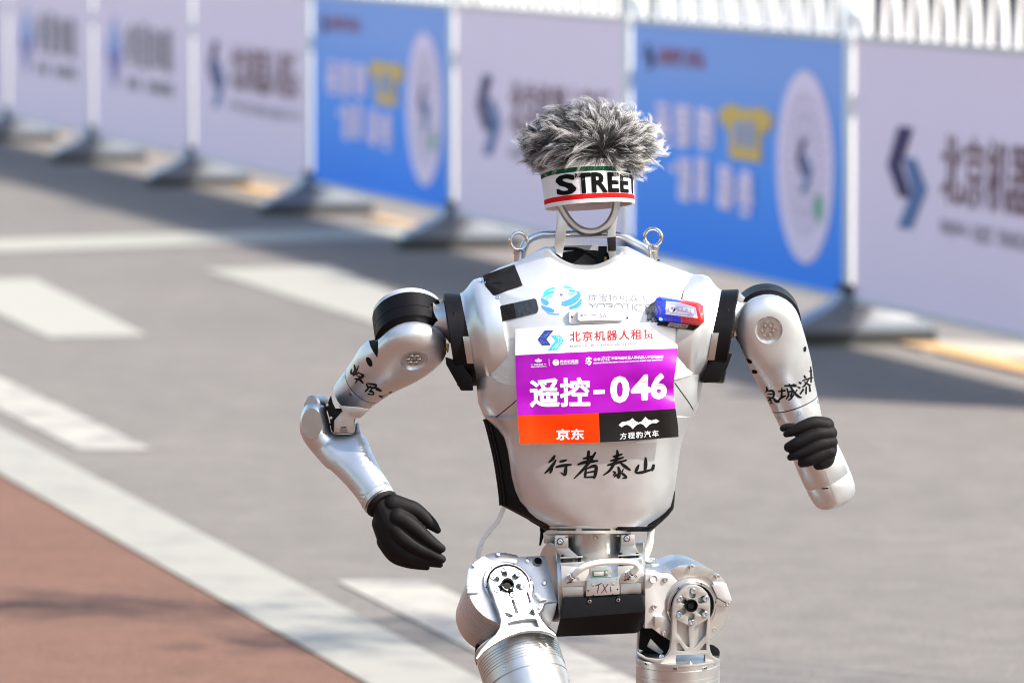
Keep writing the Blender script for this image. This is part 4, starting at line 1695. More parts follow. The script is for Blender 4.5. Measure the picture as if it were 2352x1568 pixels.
HL = [
    [(400, 520, -20, 160), (470, 650, 0, 185), (520, 780, 20, 190), (520, 900, 20, 165)],
    [(420, 760, 0, 150), (520, 960, 0, 170), (600, 1080, 0, 150)],
    [(540, 520, 60, 135), (690, 560, 70, 120), (800, 590, 75, 108), (910, 665, 85, 92), (1030, 775, 95, 76), (1098, 845, 95, 46)],
    [(600, 680, 130, 120), (710, 740, 150, 108), (830, 830, 165, 96), (970, 950, 165, 82), (1085, 1035, 160, 66), (1150, 1075, 155, 54)],
    [(560, 820, 100, 120), (680, 950, 130, 108), (840, 1060, 140, 90), (1010, 1140, 130, 76), (1150, 1208, 120, 56)],
    [(500, 940, 40, 130), (640, 1100, 60, 110), (820, 1190, 60, 90), (1000, 1240, 50, 66), (1130, 1278, 40, 40)],
    [(450, 980, -20, 120), (570, 1150, -20, 112), (730, 1240, -20, 82), (880, 1288, -25, 55), (965, 1312, -25, 38)],
]
handL = blob('gloved_hand', [hp(c, A2, .1831, 2) for c in HL], 1.9, RUBBER, robot, 5)
handL['label'] = 'relaxed hand in a black coated glove, thumb apart'
cc = WR + ax * (WR - EL).length * .07
G().lathe(cc, ax, [(-6, 37), (-2, 40), (2, 39), (6, 36)], 40).put('glove_cuff', RUBBER, handL)

# ---- forearm pointing at the viewer: elbow bulb, wrist, fist
e0_, e1_ = Vector((1860, 1010, -2)), Vector((1906, 1112, -34))
la = (e1_ - e0_).normalized()
sd = la.cross(Vector((0, 0, 1))).normalized()
fr = sd.cross(la)
rings_ = []
LL = (e1_ - e0_).length
for t, rr in ((.0, 34), (.08, 48), (.25, 54), (.5, 55.5), (.86, 55.5), (.87, 54.2), (.89, 54.2), (.90, 55), (1.05, 54.5), (1.2, 52.5), (1.31, 48.5), (1.38, 42), (1.43, 30), (1.445, 12)):
    c = e0_.lerp(e1_, t)
    rings_.append([c + sd * rr * math.cos(2 * math.pi * k / 48) + fr * rr * .95 * math.sin(2 * math.pi * k / 48) for k in range(48)])
g = G().loft(rings_)
foreR = g.put('forearm', SILVER, robot, smooth=45, label='forearm pointing at the viewer behind the fist')
FRB = g.bvh()
G().tube([(1868, 1020, 10), (1866, 1022, 90), (1864, 1020, 140)], [50, 40, 34], seg=36).put('forearm_tube', SILVER, foreR)
S_ = smooth_path([(*F1(790, 940), 0), (*F1(830, 1080), 0), (*F1(880, 1215), 0), (*F1(945, 1425), 0)], 5)
V = []
for i, p in enumerate(S_):
    V += [onto(FRB, p.x - .55, p.y, .35), onto(FRB, p.x + .55, p.y, .35)]
part('panel_seam', V, [[2 * i, 2 * i + 1, 2 * i + 3, 2 * i + 2] for i in range(len(S_) - 1)], ALUD, foreR)
v, f = fill([[F1(*p) for p in ((725, 1182), (834, 1172), (832, 1190), (750, 1200))]], 5)
flatprint('vent_slot', v, f, FRB, DARK, foreR, .5)
FI = [
    [(720, 420, -160, 200), (760, 620, -150, 200), (760, 740, -140, 170)],
    [(600, 420, -60, 200), (620, 600, -60, 190), (660, 700, -60, 150)],
    [(800, 290, 20, 120), (640, 262, 60, 108), (480, 300, 80, 90), (330, 372, 70, 72), (232, 414, 40, 48)],
    [(330, 296, -10, 46), (240, 306, -20, 50), (186, 330, -30, 50)],
    [(850, 400, 30, 112), (700, 412, 80, 106), (540, 468, 100, 96), (380, 548, 90, 90), (270, 598, 50, 76)],
    [(860, 530, 30, 108), (720, 560, 80, 100), (560, 640, 95, 86), (410, 704, 80, 68), (292, 742, 40, 52)],
    [(840, 660, 20, 110), (700, 720, 60, 96), (560, 790, 70, 82), (456, 824, 40, 66)],
    [(800, 770, -20, 108), (730, 830, -10, 92), (690, 850, -20, 78)],
]
handR = blob('gloved_hand', [hp(c, F1, .1611, 178) for c in FI], 1.9, RUBBER, robot, 4)
handR['label'] = 'fist in a black coated glove with creased fingers'

# ================================================================== waist, pelvis and legs
def drum_profile(r, t0, t1, n, r_edge=2.0):
    """side profile of a ribbed motor housing between t0 and t1 (n thin grooves)."""
    P = [(t0, r - r_edge), (t0 + r_edge, r)]
    for i in range(n):
        t = t0 + (t1 - t0) * (i + 1) / (n + 1)
        P += [(t - 1.1, r), (t - .8, r - 1.6), (t + .8, r - 1.6), (t + 1.1, r)]
    return P + [(t1 - r_edge, r), (t1, r - r_edge)]


g = G().lathe((1352, 1207, -5), (0, 1, .02), [(0, 90), (2, 97), (6, 97), (6.5, 94), (10, 94), (10.5, 98), (19, 98), (21, 92)], 64)
waist = g.put('waist_turntable', ALU, robot)
for x0, x1 in ((1262, 1322), (1336, 1402), (1414, 1450)):
    rr = []
    for k in range(7):
        x = x0 + (x1 - x0) * k / 6
        d = math.sqrt(max(97.5 ** 2 - (x - 1352) ** 2, 1)) - 5
        rr.append([(x, 1214.0, d - 3), (x, 1217.6, d - 3), (x, 1217.6, d + 1.2), (x, 1214.0, d + 1.2)])
    G().loft(rr).put('turntable_slot', BLACKM, waist)
g = G().lathe((1366, 1226, -6), (0, 1, 0), [(0, 63), (4, 62), (50, 62), (75, 62)], 48)
bucket = g.put('waist_housing', ALUD, waist)
for x, y in ((1303, 1233), (1368, 1234.5), (1420, 1230)):
    d = math.sqrt(max(64 ** 2 - (x - 1366) ** 2, 100)) - 6
    G().lathe((x, y - 2, d), (0, 1, 0), [(0, 5.5), (4, 5.5), (4.5, 4)], 6).put('hex_nut', STEEL, bucket)

PC = Vector((1380, 1338, -12))
PA = Vector((1, -.055, 0)).normalized()
g = G().lathe(PC, PA, [(-100, 80), (-98, 84), (-60, 84), (-58, 82), (60, 82), (62, 84), (98, 84), (100, 80)], 64)
pelvis = g.put('pelvis', ALUD, robot)
# end flange beside the lifted leg
fa = Vector((-.93, .06, .36)).normalized()
g = G().lathe((1276, 1336, -24), fa, [(-12, 80), (-10, 88), (-6, 88), (-5, 84), (-2, 84), (-1, 91), (8, 91), (10, 89), (10, 60)], 64)
fl = g.put('hip_flange', ALUD, pelvis)
u_, w_, _a = frame(fa)
for k in range(10):
    q = 2 * math.pi * k / 10 + .3
    bolt(Vector((1276, 1336, -24)) + fa * 9 + (u_ * math.cos(q) + w_ * math.sin(q)) * 80, fa, 4, STEEL, fl, h=.25, name='screw')
g = G().lathe((1478, 1330, -14), (1, -.055, .0), [(-14, 82), (-12, 88), (4, 88), (6, 84), (6, 40)], 64)
g.put('hip_flange', ALUD, pelvis)
# clamp blocks with screws
for P, d in (([H3(290, 232), H3(464, 228), H3(466, 355), H3(292, 356)], 66), ([H3(1165, 195), H3(1334, 188), H3(1336, 312), H3(1168, 316)], 66)):
    b = G().prism(P, 6, d).put('clamp_block', ALU, pelvis, bevel=.0008)
    c = ((P[0][0] + P[2][0]) / 2 - 3, (P[0][1] + P[2][1]) / 2 - 3, d)
    G().lathe((c[0], c[1], d - 1), (0, 0, 1), [(0, 8), (1.2, 8), (1.2, 5)], 20).put('washer', DARK, b)
    bolt((c[0], c[1], d), (0, 0, 1), 6, ZINC, b, h=.5)
G().prism([H3(298, 356), H3(464, 356), H3(640, 500), H3(365, 470)], 20, 58).put('saddle', ALUD, pelvis, bevel=.0008)
G().prism([H3(1165, 316), H3(1336, 312), H3(1400, 440), H3(1130, 450)], 20, 58).put('saddle', ALUD, pelvis, bevel=.0008)
# stacked strap bars with black spacer screws
for (x0, x1, y, yy) in ((364, 662, 484, 572), (1118, 1415, 456, 520)):
    for k, (yb, h, m) in enumerate(((y, 11, ALU), (yy, 24, ALU))):
        a, b = H3(x0, yb), H3(x1 + 16 * k, yb - 4)
        G().box(((a[0] + b[0]) / 2, (a[1] + b[1]) / 2, 66), PA, (0, 1, .0), (0, 0, 1), (b[0] - a[0]) / 2, h * .1757, 10).put('strap_bar', m, pelvis, bevel=.0006)
    for xx in (x0 + 30, x1 - 45):
        a = H3(xx, y - 34)
        G().tube([(a[0], a[1], 70), (a[0], a[1] + 16, 70)], 3.6, seg=10).put('spacer_screw', BLACKM, pelvis)
    a = H3(x0 + 40, yy + 52)
    G().lathe((a[0], a[1], 68), (0, .2, 1), [(0, 6), (4, 6), (6, 4)], 16).put('spacer_screw', BLACKM, pelvis)
# bright cover plates and lower silver housings
for P, d in (([H3(372, 600), H3(740, 596), H3(742, 690), H3(700, 760), H3(690, 858), H3(384, 866)], 80), ([H3(1112, 600), H3(1440, 580), H3(1456, 700), H3(1450, 806), H3(1142, 822), H3(1130, 740), H3(1112, 735)], 80)):
    G().prism(P, 40, d).put('cover_plate', PLATE, pelvis, bevel=.0008)
for P in ([H3(384, 868), H3(668, 860), H3(668, 1000), H3(400, 1005)], [H3(1150, 824), H3(1424, 810), H3(1424, 958), H3(1152, 966)]):
    G().prism(P, 40, 74).put('housing_pad', ALU, pelvis, bevel=.0006)
tx = G().prism([H3(708, 772), H3(722, 758), H3(1118, 736), H3(1134, 748), H3(1140, 964), H3(700, 992)], 60, 90).put('marked_plate', ALU, pelvis, bevel=.0009)
bv = BVHTree.FromPolygons([Vector((1300, 1300, 90)), Vector((1460, 1300, 90)), Vector((1460, 1400, 90)), Vector((1300, 1400, 90))], [[0, 1, 2, 3]])
for st in ([(822, 858, 11), (860, 840, 13), (908, 818, 9)], [(866, 838, 10), (860, 890, 15), (846, 952, 10)], [(920, 832, 10), (945, 890, 14), (972, 946, 9)], [(990, 828, 9), (945, 890, 13), (900, 952, 9)], [(1019, 864, 11), (1026, 936, 13)]):
    v, f = ribbon2d([st])
    flatprint('marker_lettering', [H3(*p) for p in v], f, bv, MARKER, tx, .4)
for x, y, r in ((790, 845, 3.4), (1048, 830, 3.4), (735, 783, 2.2), (1105, 765, 2.2), (835, 768, 1.6), (1005, 757, 1.6)):
    bolt((*H3(x, y), 89.5), (0, 0, 1), r, STEEL, tx, h=.4, name='screw')
for x, y in ((728, 918), (1112, 900), (795, 980), (1050, 968)):
    G().lathe((*H3(x, y), 90), (0, 0, 1), [(0, 1.9), (.3, 1.9)], 12).put('screw_hole', DARK, tx)
# window with the little circuit board
wd = G().prism([H3(745, 612), H3(1020, 600), H3(1030, 735), H3(760, 742)], 40, 76).put('board_window', ALU, pelvis, bevel=.0006)
G().prism([H3(780, 660), H3(985, 650), H3(990, 728), H3(785, 738)], 70, 77.5).put('circuit_board', PCB, wd)
G().prism([H3(800, 672), H3(930, 666), H3(932, 718), H3(802, 724)], 76, 82).put('board_component', PLATE, wd, bevel=.0005)
G().lathe((*H3(960, 690), 76), (0, 0, 1), [(0, 4.5), (5, 4.5), (6, 3)], 14).put('board_component', STEEL, wd)
# milky bridging hose and its two fittings
hp_ = smooth_path([(*H3(545, 712), 92), (*H3(610, 650), 104), (*H3(720, 590), 110), (*H3(880, 552), 112), (*H3(1060, 540), 112), (*H3(1240, 542), 112), (*H3(1345, 562), 110), (*H3(1372, 608), 104), (*H3(1330, 660), 96), (*H3(1300, 680), 92)], 7)
hose = G().tube(hp_, 7.4, seg=18).put('bridging_hose', HOSE, pelvis)
for (x, y), dr in ((H3(530, 725), Vector((-.55, .5, -.65))), (H3(1285, 690), Vector((-.6, .5, -.6)))):
    c = Vector((x, y, 92)) - dr * 6
    g = G().lathe(c, dr, [(0, 8.2), (5, 8.2), (5.3, 9.2), (7, 9.2), (7.3, 8.2), (9, 8.2), (9.3, 9.6), (11.5, 9.6), (11.8, 8.4), (14, 8.4), (14.3, 10.5), (20, 10.5), (21, 7), (30, 7)], 24)
    ft = g.put('hose_fitting', STEEL, hose)
    G().tube([(x + 8, y + 2, 88), (x + 15, y + 9, 84), (x + 13, y + 11, 84), (x + 6, y + 4, 88)], .7, seg=5).put('wire_clip', BLACKM, ft)
# black folded belly cover
cov = G()
top = [H3(386, 1030), H3(405, 1015), H3(440, 1008), H3(900, 990), H3(1405, 962), H3(1450, 970), H3(1472, 1010)]
mid = [H3(362, 1285), H3(385, 1283), H3(440, 1279), H3(900, 1240), H3(1400, 1200), H3(1450, 1192), H3(1477, 1180)]
low = [H3(300, 1515), H3(330, 1520), H3(400, 1516), H3(900, 1494), H3(1340, 1472), H3(1390, 1455), H3(1442, 1400)]
rings_ = []
for P, d in ((top, 86), (mid, 97), (low, 52)):
    o = [Vector((x, y, d)) for x, y in P]
    i = [Vector((x, y, d - 40 if d < 90 else d - 60)) for x, y in P]
    rings_.append(o + i[::-1])
cov.loft(rings_)
cover = cov.put('pelvis_cover', BLACK, robot, bevel=.0022, smooth=30)
for x, y in ((747, 1058), (1121, 1040)):
    q = H3(x, y)
    G().tube([(q[0], q[1] - 6, 87), (q[0], q[1] + 1, 88)], 4.4, seg=14, roundcap=True).put('slot_hole', DARK, cover)
    bolt((q[0], q[1], 89), (0, .0, 1), 4.4, STEEL, cover, h=.8)
for x, y in ((425, 1365), (575, 1360), (1195, 1325), (1350, 1310), (385, 1472), (540, 1462), (1165, 1430), (1300, 1424)):
    q = H3(x, y)
    t = (q[1] - 1410) / 50
    G().lathe((q[0], q[1], 78 - 36 * t), (0, .75, .65), [(0, 4.2), (1.0, 4.2), (1.0, 3)], 14).put('cover_dimple', DARK, cover)

# loose hoses from under the shell
G().tube(smooth_path([(*C3(448, 830), -40), (*C3(435, 890), -42), (*C3(392, 985), -46), (*C3(330, 1060), -50), (*C3(268, 1150), -54), (*C3(236, 1240), -58), (*C3(228, 1300), -60)], 7), 5.8, seg=14).put('side_hose', HOSE2, robot)
G().tube(smooth_path([(*C3(1645, 1000), -30), (*C3(1642, 1080), -34), (*C3(1634, 1170), -40), (*C3(1610, 1250), -46), (*C3(1570, 1330), -56)], 7), 8.0, seg=14).put('side_hose', HOSE, robot)
G().prism([C3(728, 1000), C3(792, 1040), C3(770, 1100), C3(745, 1185), C3(728, 1190), C3(738, 1080)], -70, -55).put('rear_bar', BLACKM, robot, bevel=.001)
# rear spine plate seen between the hips
G().prism([H3(140, 165), H3(185, 130), H3(300, 200), H3(300, 300), H3(150, 300)], -60, -40).put('rear_bracket', ALUD, pelvis, bevel=.0006)


# ---- hips
def hip(C, a, L, conv, nm_label, bracket, raised, yoke, holes, pockets, hub, hub_r, ring_r, bolts, screws, plates_, ngroove):
    C, a = Vector(C), Vector(a).normalized()
    R = 93
    P = [(-L - 10, 30), (-L - 8, R - 12), (-L, R - 3), (-L * .62, R - 1), (-L * .615, R - 3), (-L * .605, R - 3), (-L * .60, R)]
    for i in range(ngroove):
        t = -L * .52 + L * .45 * i / (ngroove - 1)
        P += [(t - 1.2, R), (t - .9, R - 1.8), (t + .9, R - 1.8), (t + 1.2, R)]
    P += [(-2, R), (0, R - 2)]
    g = G().lathe(C, a, P, 72)
    h = g.put('hip_motor', ALU, robot, label=nm_label, smooth=30)
    for polys in raised:
        plate('face_plate', [[conv(*p) for p in polys]], C, a, 3.5, 7, .9, ALU, h)
    plate('hip_bracket', [[conv(*p) for p in bracket]], C, a, 6, 14, 1.2, PLATE, h)
    hc = onplane(*conv(*hub), C, a, 0)
    # bearing rings round the hub
    g = G().lathe(hc, a, [(0, ring_r), (8, ring_r), (9, ring_r - 1), (9, ring_r - 2.5), (7.5, ring_r - 3), (7.5, ring_r - 5), (9, ring_r - 5.5), (9, ring_r - 7.5), (8, ring_r - 8), (2, ring_r - 8.5), (2, ring_r - 16)], 64)
    g.put('bearing_ring', ALUD, h)
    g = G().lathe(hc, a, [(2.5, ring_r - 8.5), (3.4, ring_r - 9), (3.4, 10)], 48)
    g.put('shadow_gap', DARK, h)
    for k in range(6):
        q = 2 * math.pi * k / 6 + .35
        u, w, _ = frame(a)
        G().box(hc + a * 9 + (u * math.cos(q) + w * math.sin(q)) * (ring_r - 4), u * math.cos(q) + w * math.sin(q), u * -math.sin(q) + w * math.cos(q), a, 1.7, 1.5, .6).put('ring_notch', DARK, h)
    for (x, y, r) in screws:
        q = onplane(*conv(x, y), C, a, 7.5)
        bolt(q, a, r, STEEL, h, h=.5)
    for polys, off, th, m in plates_:
        plate('raised_pad', [[conv(*p) for p in polys]], C, a, off, th, 1.0, m, h)
    # yoke: pocketed front plate over a backing plate
    y0 = plate('thigh_yoke', [[conv(*p) for p in yoke]] + [[conv(*p) for p in q] for q in holes], C, a, 11, 12, 1.0, YOKEM, robot, smooth=30)
    plate('yoke_face', [[conv(*p) for p in yoke]] + [[conv(*p) for p in q] for q in holes + pockets], C, a, 23.5, 12, .9, YOKEM, y0, smooth=30)
    hub3 = onplane(*conv(*hub), C, a, 27)
    G().lathe(hub3, a, [(-20, hub_r + 2), (2, hub_r + 2), (2, hub_r), (-8, hub_r - 1), (-8, hub_r - 5), (-2, hub_r - 5), (-2, 3)], 32, cap0=False).put('hub_socket', BLACKM, y0)
    for x, y in bolts:
        q = onplane(*conv(x, y), C, a, 19)
        bolt(q, a, 7.2, ZINC, y0, h=1.0)
    return h, y0, a


def slot(cx, cy, ang, L, w, n=8):
    """rounded slot outline (round end outwards)."""
    out = []
    for k in range(n + 1):
        t = math.pi / 2 + math.pi * k / n
        out.append((w * math.cos(t), w * math.sin(t)))
    pts = out + [(L + w * math.cos(-math.pi / 2 + math.pi * k / n), w * math.sin(-math.pi / 2 + math.pi * k / n)) for k in range(n + 1)]
    return [(cx + x * math.cos(ang) - y * math.sin(ang), cy + x * math.sin(ang) + y * math.cos(ang)) for x, y in pts]


yokeL = [(415, 720), (388, 660), (370, 590), (390, 515), (438, 465), (500, 441), (560, 435), (622, 450), (684, 487), (732, 540), (756, 600), (762, 680), (800, 760), (850, 900), (880, 955), (930, 1022), (1000, 1082), (1030, 1115),
         (960, 1082), (880, 1062), (780, 1058), (680, 1072), (580, 1106), (480, 1156), (400, 1206), (330, 1256), (290, 1298), (260, 1336), (246, 1326), (300, 1240), (370, 1160), (440, 1095), (480, 1030), (492, 960), (472, 880), (440, 800)]
holesL = [circle2(553, 602, 57, 24, 49)]
pockL = [[(525, 884), (560, 892), (613, 918), (575, 936), (538, 915)], [(792, 850), (806, 862), (818, 905), (806, 916), (752, 898)], [(590, 765), (612, 760), (656, 885), (628, 890)], [(555, 985), (605, 970), (750, 945), (832, 950), (858, 1025), (790, 1018), (690, 1022), (572, 1058)],
         [(735, 690), (752, 690), (778, 780), (766, 808)]]
bl = [(510, 478), (652, 522), (407, 552), (447, 675), (700, 648), (597, 723)]
for bx, by in bl:
    an = math.atan2(602 - by, 553 - bx)
    pockL.append(slot(bx + 8 * math.cos(an), by + 8 * math.sin(an), an, 36, 26))
hL, yL, aL = hip((1165, 1353, 44), (.20, -.46, .86), 150, H1, 'hip motor of the lifted leg',
                 [(676, 347), (915, 338), (935, 400), (975, 560), (1032, 785), (942, 785), (908, 800), (892, 850), (860, 890), (835, 880), (800, 760), (806, 640), (780, 540), (722, 472), (640, 432)],
                 [[(160, 570), (175, 470), (215, 415), (300, 350), (400, 315), (520, 308), (640, 332), (664, 352), (628, 432), (560, 416), (470, 421), (390, 452), (320, 512), (282, 596), (274, 660), (278, 676), (170, 704), (158, 640)]],
                 yokeL, holesL, pockL, (555, 625), 13.5, 58, bl,
                 [(462, 324, 5), (229, 430, 5), (176, 652, 5), (745, 388, 5.5), (908, 600, 6), (858, 832, 5.5)],
                 [([(815, 708), (835, 690), (880, 740), (932, 742), (930, 765), (872, 772)], 17, 10, ALU), ([(168, 660), (280, 650), (282, 690), (168, 700)], 9, 8, ALU)], 7)
q = onplane(*H1(848, 388), Vector((1165, 1353, 44)), aL, 13)
G().lathe(q, aL, [(-1, 9), (.5, 9), (1, 10), (-1, 11)], 28, cap0=False, cap1=False).put('bracket_hole', ALUD, hL)
G().lathe(q, aL, [(-.5, 9), (.3, 9)], 28).put('hole_shade', DARK, hL)  # flat dark disc in place of the shade down the hole
q = onplane(*H1(335, 888), Vector((1165, 1353, 44)), aL, 4)
# bracket cheek going back to the pelvis
G().prism([H1(905, 805), H1(1030, 792), H1(1010, 900), H1(950, 1030), H1(870, 940)], -30, 36).put('bracket_cheek', SILVER, hL, bevel=.001)

yokeR = [(566, 880), (566, 800), (574, 730), (592, 665), (640, 585), (700, 530), (765, 508), (830, 512), (890, 540), (940, 590), (970, 650), (976, 720), (972, 870), (966, 1000), (965, 1150), (976, 1222), (1004, 1275), (1060, 1305), (1076, 1330),
         (1000, 1372), (900, 1396), (780, 1405), (650, 1400), (500, 1380), (380, 1350), (280, 1312), (205, 1272), (180, 1245), (188, 1228), (300, 1296), (420, 1310), (482, 1292), (522, 1250), (545, 1200), (558, 1100)]
holesR = [circle2(776, 735, 62, 28, 66), [(602, 1264), (918, 1258), (920, 1366), (602, 1356)]]
br = [(786, 566), (641, 648), (920, 648), (633, 820), (911, 815), (770, 903)]
pockR = [[(612, 1140), (640, 1132), (700, 1216), (690, 1222), (612, 1216)], [(922, 1136), (930, 1146), (930, 1208), (852, 1216)], [(612, 880), (640, 900), (745, 950), (752, 1180), (730, 1175), (612, 1050)], [(805, 955), (930, 890), (945, 870), (930, 1052), (812, 1192), (800, 1185)]]
for bx, by in br:
    an = math.atan2(735 - by, 776 - bx)
    pockR.append(slot(bx + 10 * math.cos(an), by + 10 * math.sin(an), an, 48, 33))
hR, yR, aR = hip((1588, 1391, 44), (.28, .20, .94), 150, H2, 'hip motor of the standing leg',
                 [(275, 395), (545, 386), (622, 465), (560, 520), (508, 600), (480, 700), (488, 820), (520, 888), (556, 935), (556, 1000), (490, 1075), (440, 1045), (350, 975), (268, 975)],
                 [[(547, 352), (640, 302), (760, 285), (900, 300), (1010, 355), (1100, 430), (1152, 500), (1150, 540), (1040, 590), (1010, 498), (935, 436), (850, 415), (740, 415), (640, 450), (624, 462)]],
                 yokeR, holesR, pockR, (770, 730), 13, 60, br,
                 [(766, 308, 6), (1047, 415, 6), (1160, 707, 6), (487, 448, 6.5), (365, 742, 6.5), (472, 1030, 6)],
                 [([(380, 850), (470, 845), (490, 870), (480, 900), (430, 968), (375, 962)], 17, 10, ALU), ([(1000, 520), (1020, 498), (1150, 500), (1200, 640), (1208, 672), (1190, 685), (1130, 690), (1050, 640)], 13, 12, PLATE), ([(1045, 650), (1130, 700), (1185, 700), (1172, 745), (1060, 738), (1045, 715)], 9, 8, ALU)], 7)
q = onplane(*H2(364, 444), Vector((1588, 1391, 44)), aR, 13)
G().lathe(q, aR, [(-8, 7.2), (.5, 8.4), (1, 8.8), (-1, 10)], 28).put('bracket_hole', GREYSTK, hR)
# chamfered top of the bracket with its hole
G().add([(*H2(240, 284), -30), (*H2(452, 272), -20), (*H2(545, 386), 62), (*H2(275, 395), 70), (*H2(262, 420), -30), (*H2(452, 420), -20), (*H2(545, 430), 40), (*H2(275, 430), 50)], []) if False else None
gg = G()
gg.loft([[(*H2(240, 284), -22), (*H2(455, 270), -40), (*H2(548, 388), 40), (*H2(274, 397), 76)], [(*H2(250, 420), -22), (*H2(455, 410), -40), (*H2(548, 440), 20), (*H2(274, 430), 50)]])
gg.put('bracket_top', PLATE, hR, bevel=.0012, smooth=30)
G().lathe((*H2(325, 248), -10), (0, -1, .35), [(-4, 11), (2, 14), (3, 15.5), (0, 16)], 28).put('bracket_hole', ALU, hR)
q = onplane(*H2(1022, 990), Vector((1588, 1391, 44)), aR, .2)
G().lathe(q, aR, [(0, 5), (1, 5), (1, 2.4), (-2, 2.2)], 20).put('plug', ALU, hR)
# dark back of the joint seen under the bracket
G().prism([H2(215, 950), H2(350, 975), H2(440, 1045), H2(555, 1090), H2(550, 1200), H2(480, 1290), H2(205, 1200)], -75, -35).put('joint_web', BLACKM, hR, bevel=.001)
G().prism([H2(290, 1170), H2(330, 1080), H2(470, 1230), H2(440, 1260)], -40, -20).put('joint_rib', ALUD, hR, bevel=.001)


# ---- thighs, shins, feet
def leg(T0, l, R, L, grooves, label, knee, ankle, toe, yk):
    T0, l = Vector(T0), Vector(l).normalized()
    P = [(-4, R - 6), (-3, R), (8, R), (9, R - 1.2), (10, R)]
    for t in grooves:
        P += [(t - 1.0, R), (t - .7, R - 1.5), (t + .7, R - 1.5), (t + 1.0, R)]
    P += [(L * .62, R), (L * .66, R - 3), (L * .9, R - 22), (L, R - 34), (L + 2, 10)]
    g = G().lathe(T0, l, P, 72)
    th = g.put('thigh', SILVER if False else ALU, robot, label=label, smooth=32)
    G().lathe(T0, l, [(-9, R - 22), (-8, R + .5), (-3.5, R + 1.5), (-3, R - 4)], 64).put('rim_ring', ALUD, th)
    K = Vector(knee)
    g = G().lathe(K, (1, 0, .1), [(-66, 40), (-62, 56), (62, 56), (66, 40)], 40)
    g.put('knee_joint', BLACK, th)
    E_ = Vector(ankle)
    d = (E_ - K).normalized()
    g = G().lathe(K + d * 30, d, [(0, 46), (20, 52), (120, 50), ((E_ - K).length - 60, 34), ((E_ - K).length - 30, 30)], 36)
    sh = g.put('shin', SILVER, robot)
    tx_, ty_, td_ = toe
    f_ = Vector(toe)
    rings_ = []
    fd = Vector(f_)
    u = Vector((fd.z, 0, -fd.x)).normalized()
    for t, hw, h in ((-90, 30, 36), (-84, 40, 44), (-30, 46, 52), (40, 50, 40), (110, 50, 26), (150, 40, 18), (160, 26, 12)):
        c = E_ + fd * t
        up = Vector((0, 1, 0))
        rings_.append([c + u * (a * hw) + up * (40 - b * h) for a, b in ((-1, 0), (-1.02, .4), (-.8, 1), (.8, 1), (1.02, .4), (1, 0))])
    G().loft(rings_).put('foot', BLACKM, sh, bevel=.002)
    return th, T0, l


T1, l1, R1 = Vector((1186, 1489, -14)), Vector((.27, .87, .41)).normalized(), 97
gr = [24 + 7.0 * i for i in range(7)]
thL, *_ = leg(T1, l1, R1, 330, gr + [92, 94], 'ribbed thigh of the lifted leg', T1 + l1 * 330, T1 + l1 * 330 + Vector((-10, 380, -290)), Vector((.1, .3, .95)).normalized(), yL)
T2, l2 = Vector((1557, 1512, -26)), Vector((.0, .975, -.22)).normalized()
thR, *_ = leg(T2, l2, 96.5, 330, [30 + 10 * i for i in range(8)], 'ribbed thigh of the standing leg', T2 + l2 * 330, Vector((1560, 2440, 40)), Vector((.05, 0, 1)).normalized(), yR)


def rim_detail(T0, l, R, spots, parent, conv, rim=2):
    """little lug boxes with screws along the thigh rim."""
    for x, y in spots:
        X, Y = conv(x, y)
        o = Vector((X, Y, 0)) - T0
        d = Vector((0, 0, 1))
        o2, d2 = o - l * o.dot(l), d - l * d.dot(l)
        a_, b_, c_ = d2.dot(d2), 2 * o2.dot(d2), o2.dot(o2) - R * R
        s = (-b_ + math.sqrt(max(b_ * b_ - 4 * a_ * c_, 0))) / (2 * a_)
        p = Vector((X, Y, s))
        nr = (o2 + d2 * s).normalized()
        tg = l.cross(nr)
        lg = G().box(p, tg, l, nr, 6.5, 3.2, 1.4).put('rim_lug', ALU, parent, bevel=.0004)
        G().box(p + l * -.8, tg, l, nr, 4.2, 1.8, 1.7).put('lug_slot', DARK, parent)
        bolt(p + tg * .5 - l * .6 + nr * .8, nr, 2.2, STEEL, parent, h=.4, name='screw')


rim_detail(T1, l1, R1, [(585, 1097), (878, 1060), (340, 1250)], thL, H1)
rim_detail(T2, l2, 96.5, [(595, 1412), (918, 1405), (287, 1360)], thR, H2)


def thigh_screw(T0, l, R, x, y, parent, r=4.2):
    o = Vector((x, y, 0)) - T0
    d = Vector((0, 0, 1))
    o2, d2 = o - l * o.dot(l), d - l * d.dot(l)
    a_, b_, c_ = d2.dot(d2), 2 * o2.dot(d2), o2.dot(o2) - R * R
    s = (-b_ + math.sqrt(max(b_ * b_ - 4 * a_ * c_, 0))) / (2 * a_)
    bolt(Vector((x, y, s)), o2 + d2 * s, r, STEEL, parent, h=.3, name='screw')


for x, y in ((524, 1425), (1098, 1355), (874, 1520), (1142, 1542)):
    thigh_screw(T1, l1, R1, *H1(x, y), thL)
# dark web and hinge parts behind the thighs
G().prism([H1(245, 1200), H1(330, 1140), H1(400, 1130), H1(330, 1230), H1(262, 1330), H1(256, 1400), H1(236, 1330)], -60, -20).put('rear_guard', BLACKM, thL, bevel=.001)
G().prism([H2(965, 1145), H2(1010, 1155), H2(1060, 1190), H2(1078, 1225), H2(1074, 1290), H2(985, 1275)], -70, -20).put('rear_guard', BLACK, thR, bevel=.0015)
G().prism([H2(182, 940), H2(212, 940), H2(206, 1230), H2(178, 1240)], -80, -60).put('side_strut', SILVER, thR, bevel=.0006)
bolt((*H2(755, 1350), 58), (0, 1, .3), 6, STEEL, thR, h=.7)
bolt((*H2(450, 1288), 40), (0, -.6, .8), 6.5, STEEL, thR, h=.6)
bolt((*H2(250, 1254), 20), (0, -.8, .6), 5, BLACKM, thR, h=.4)

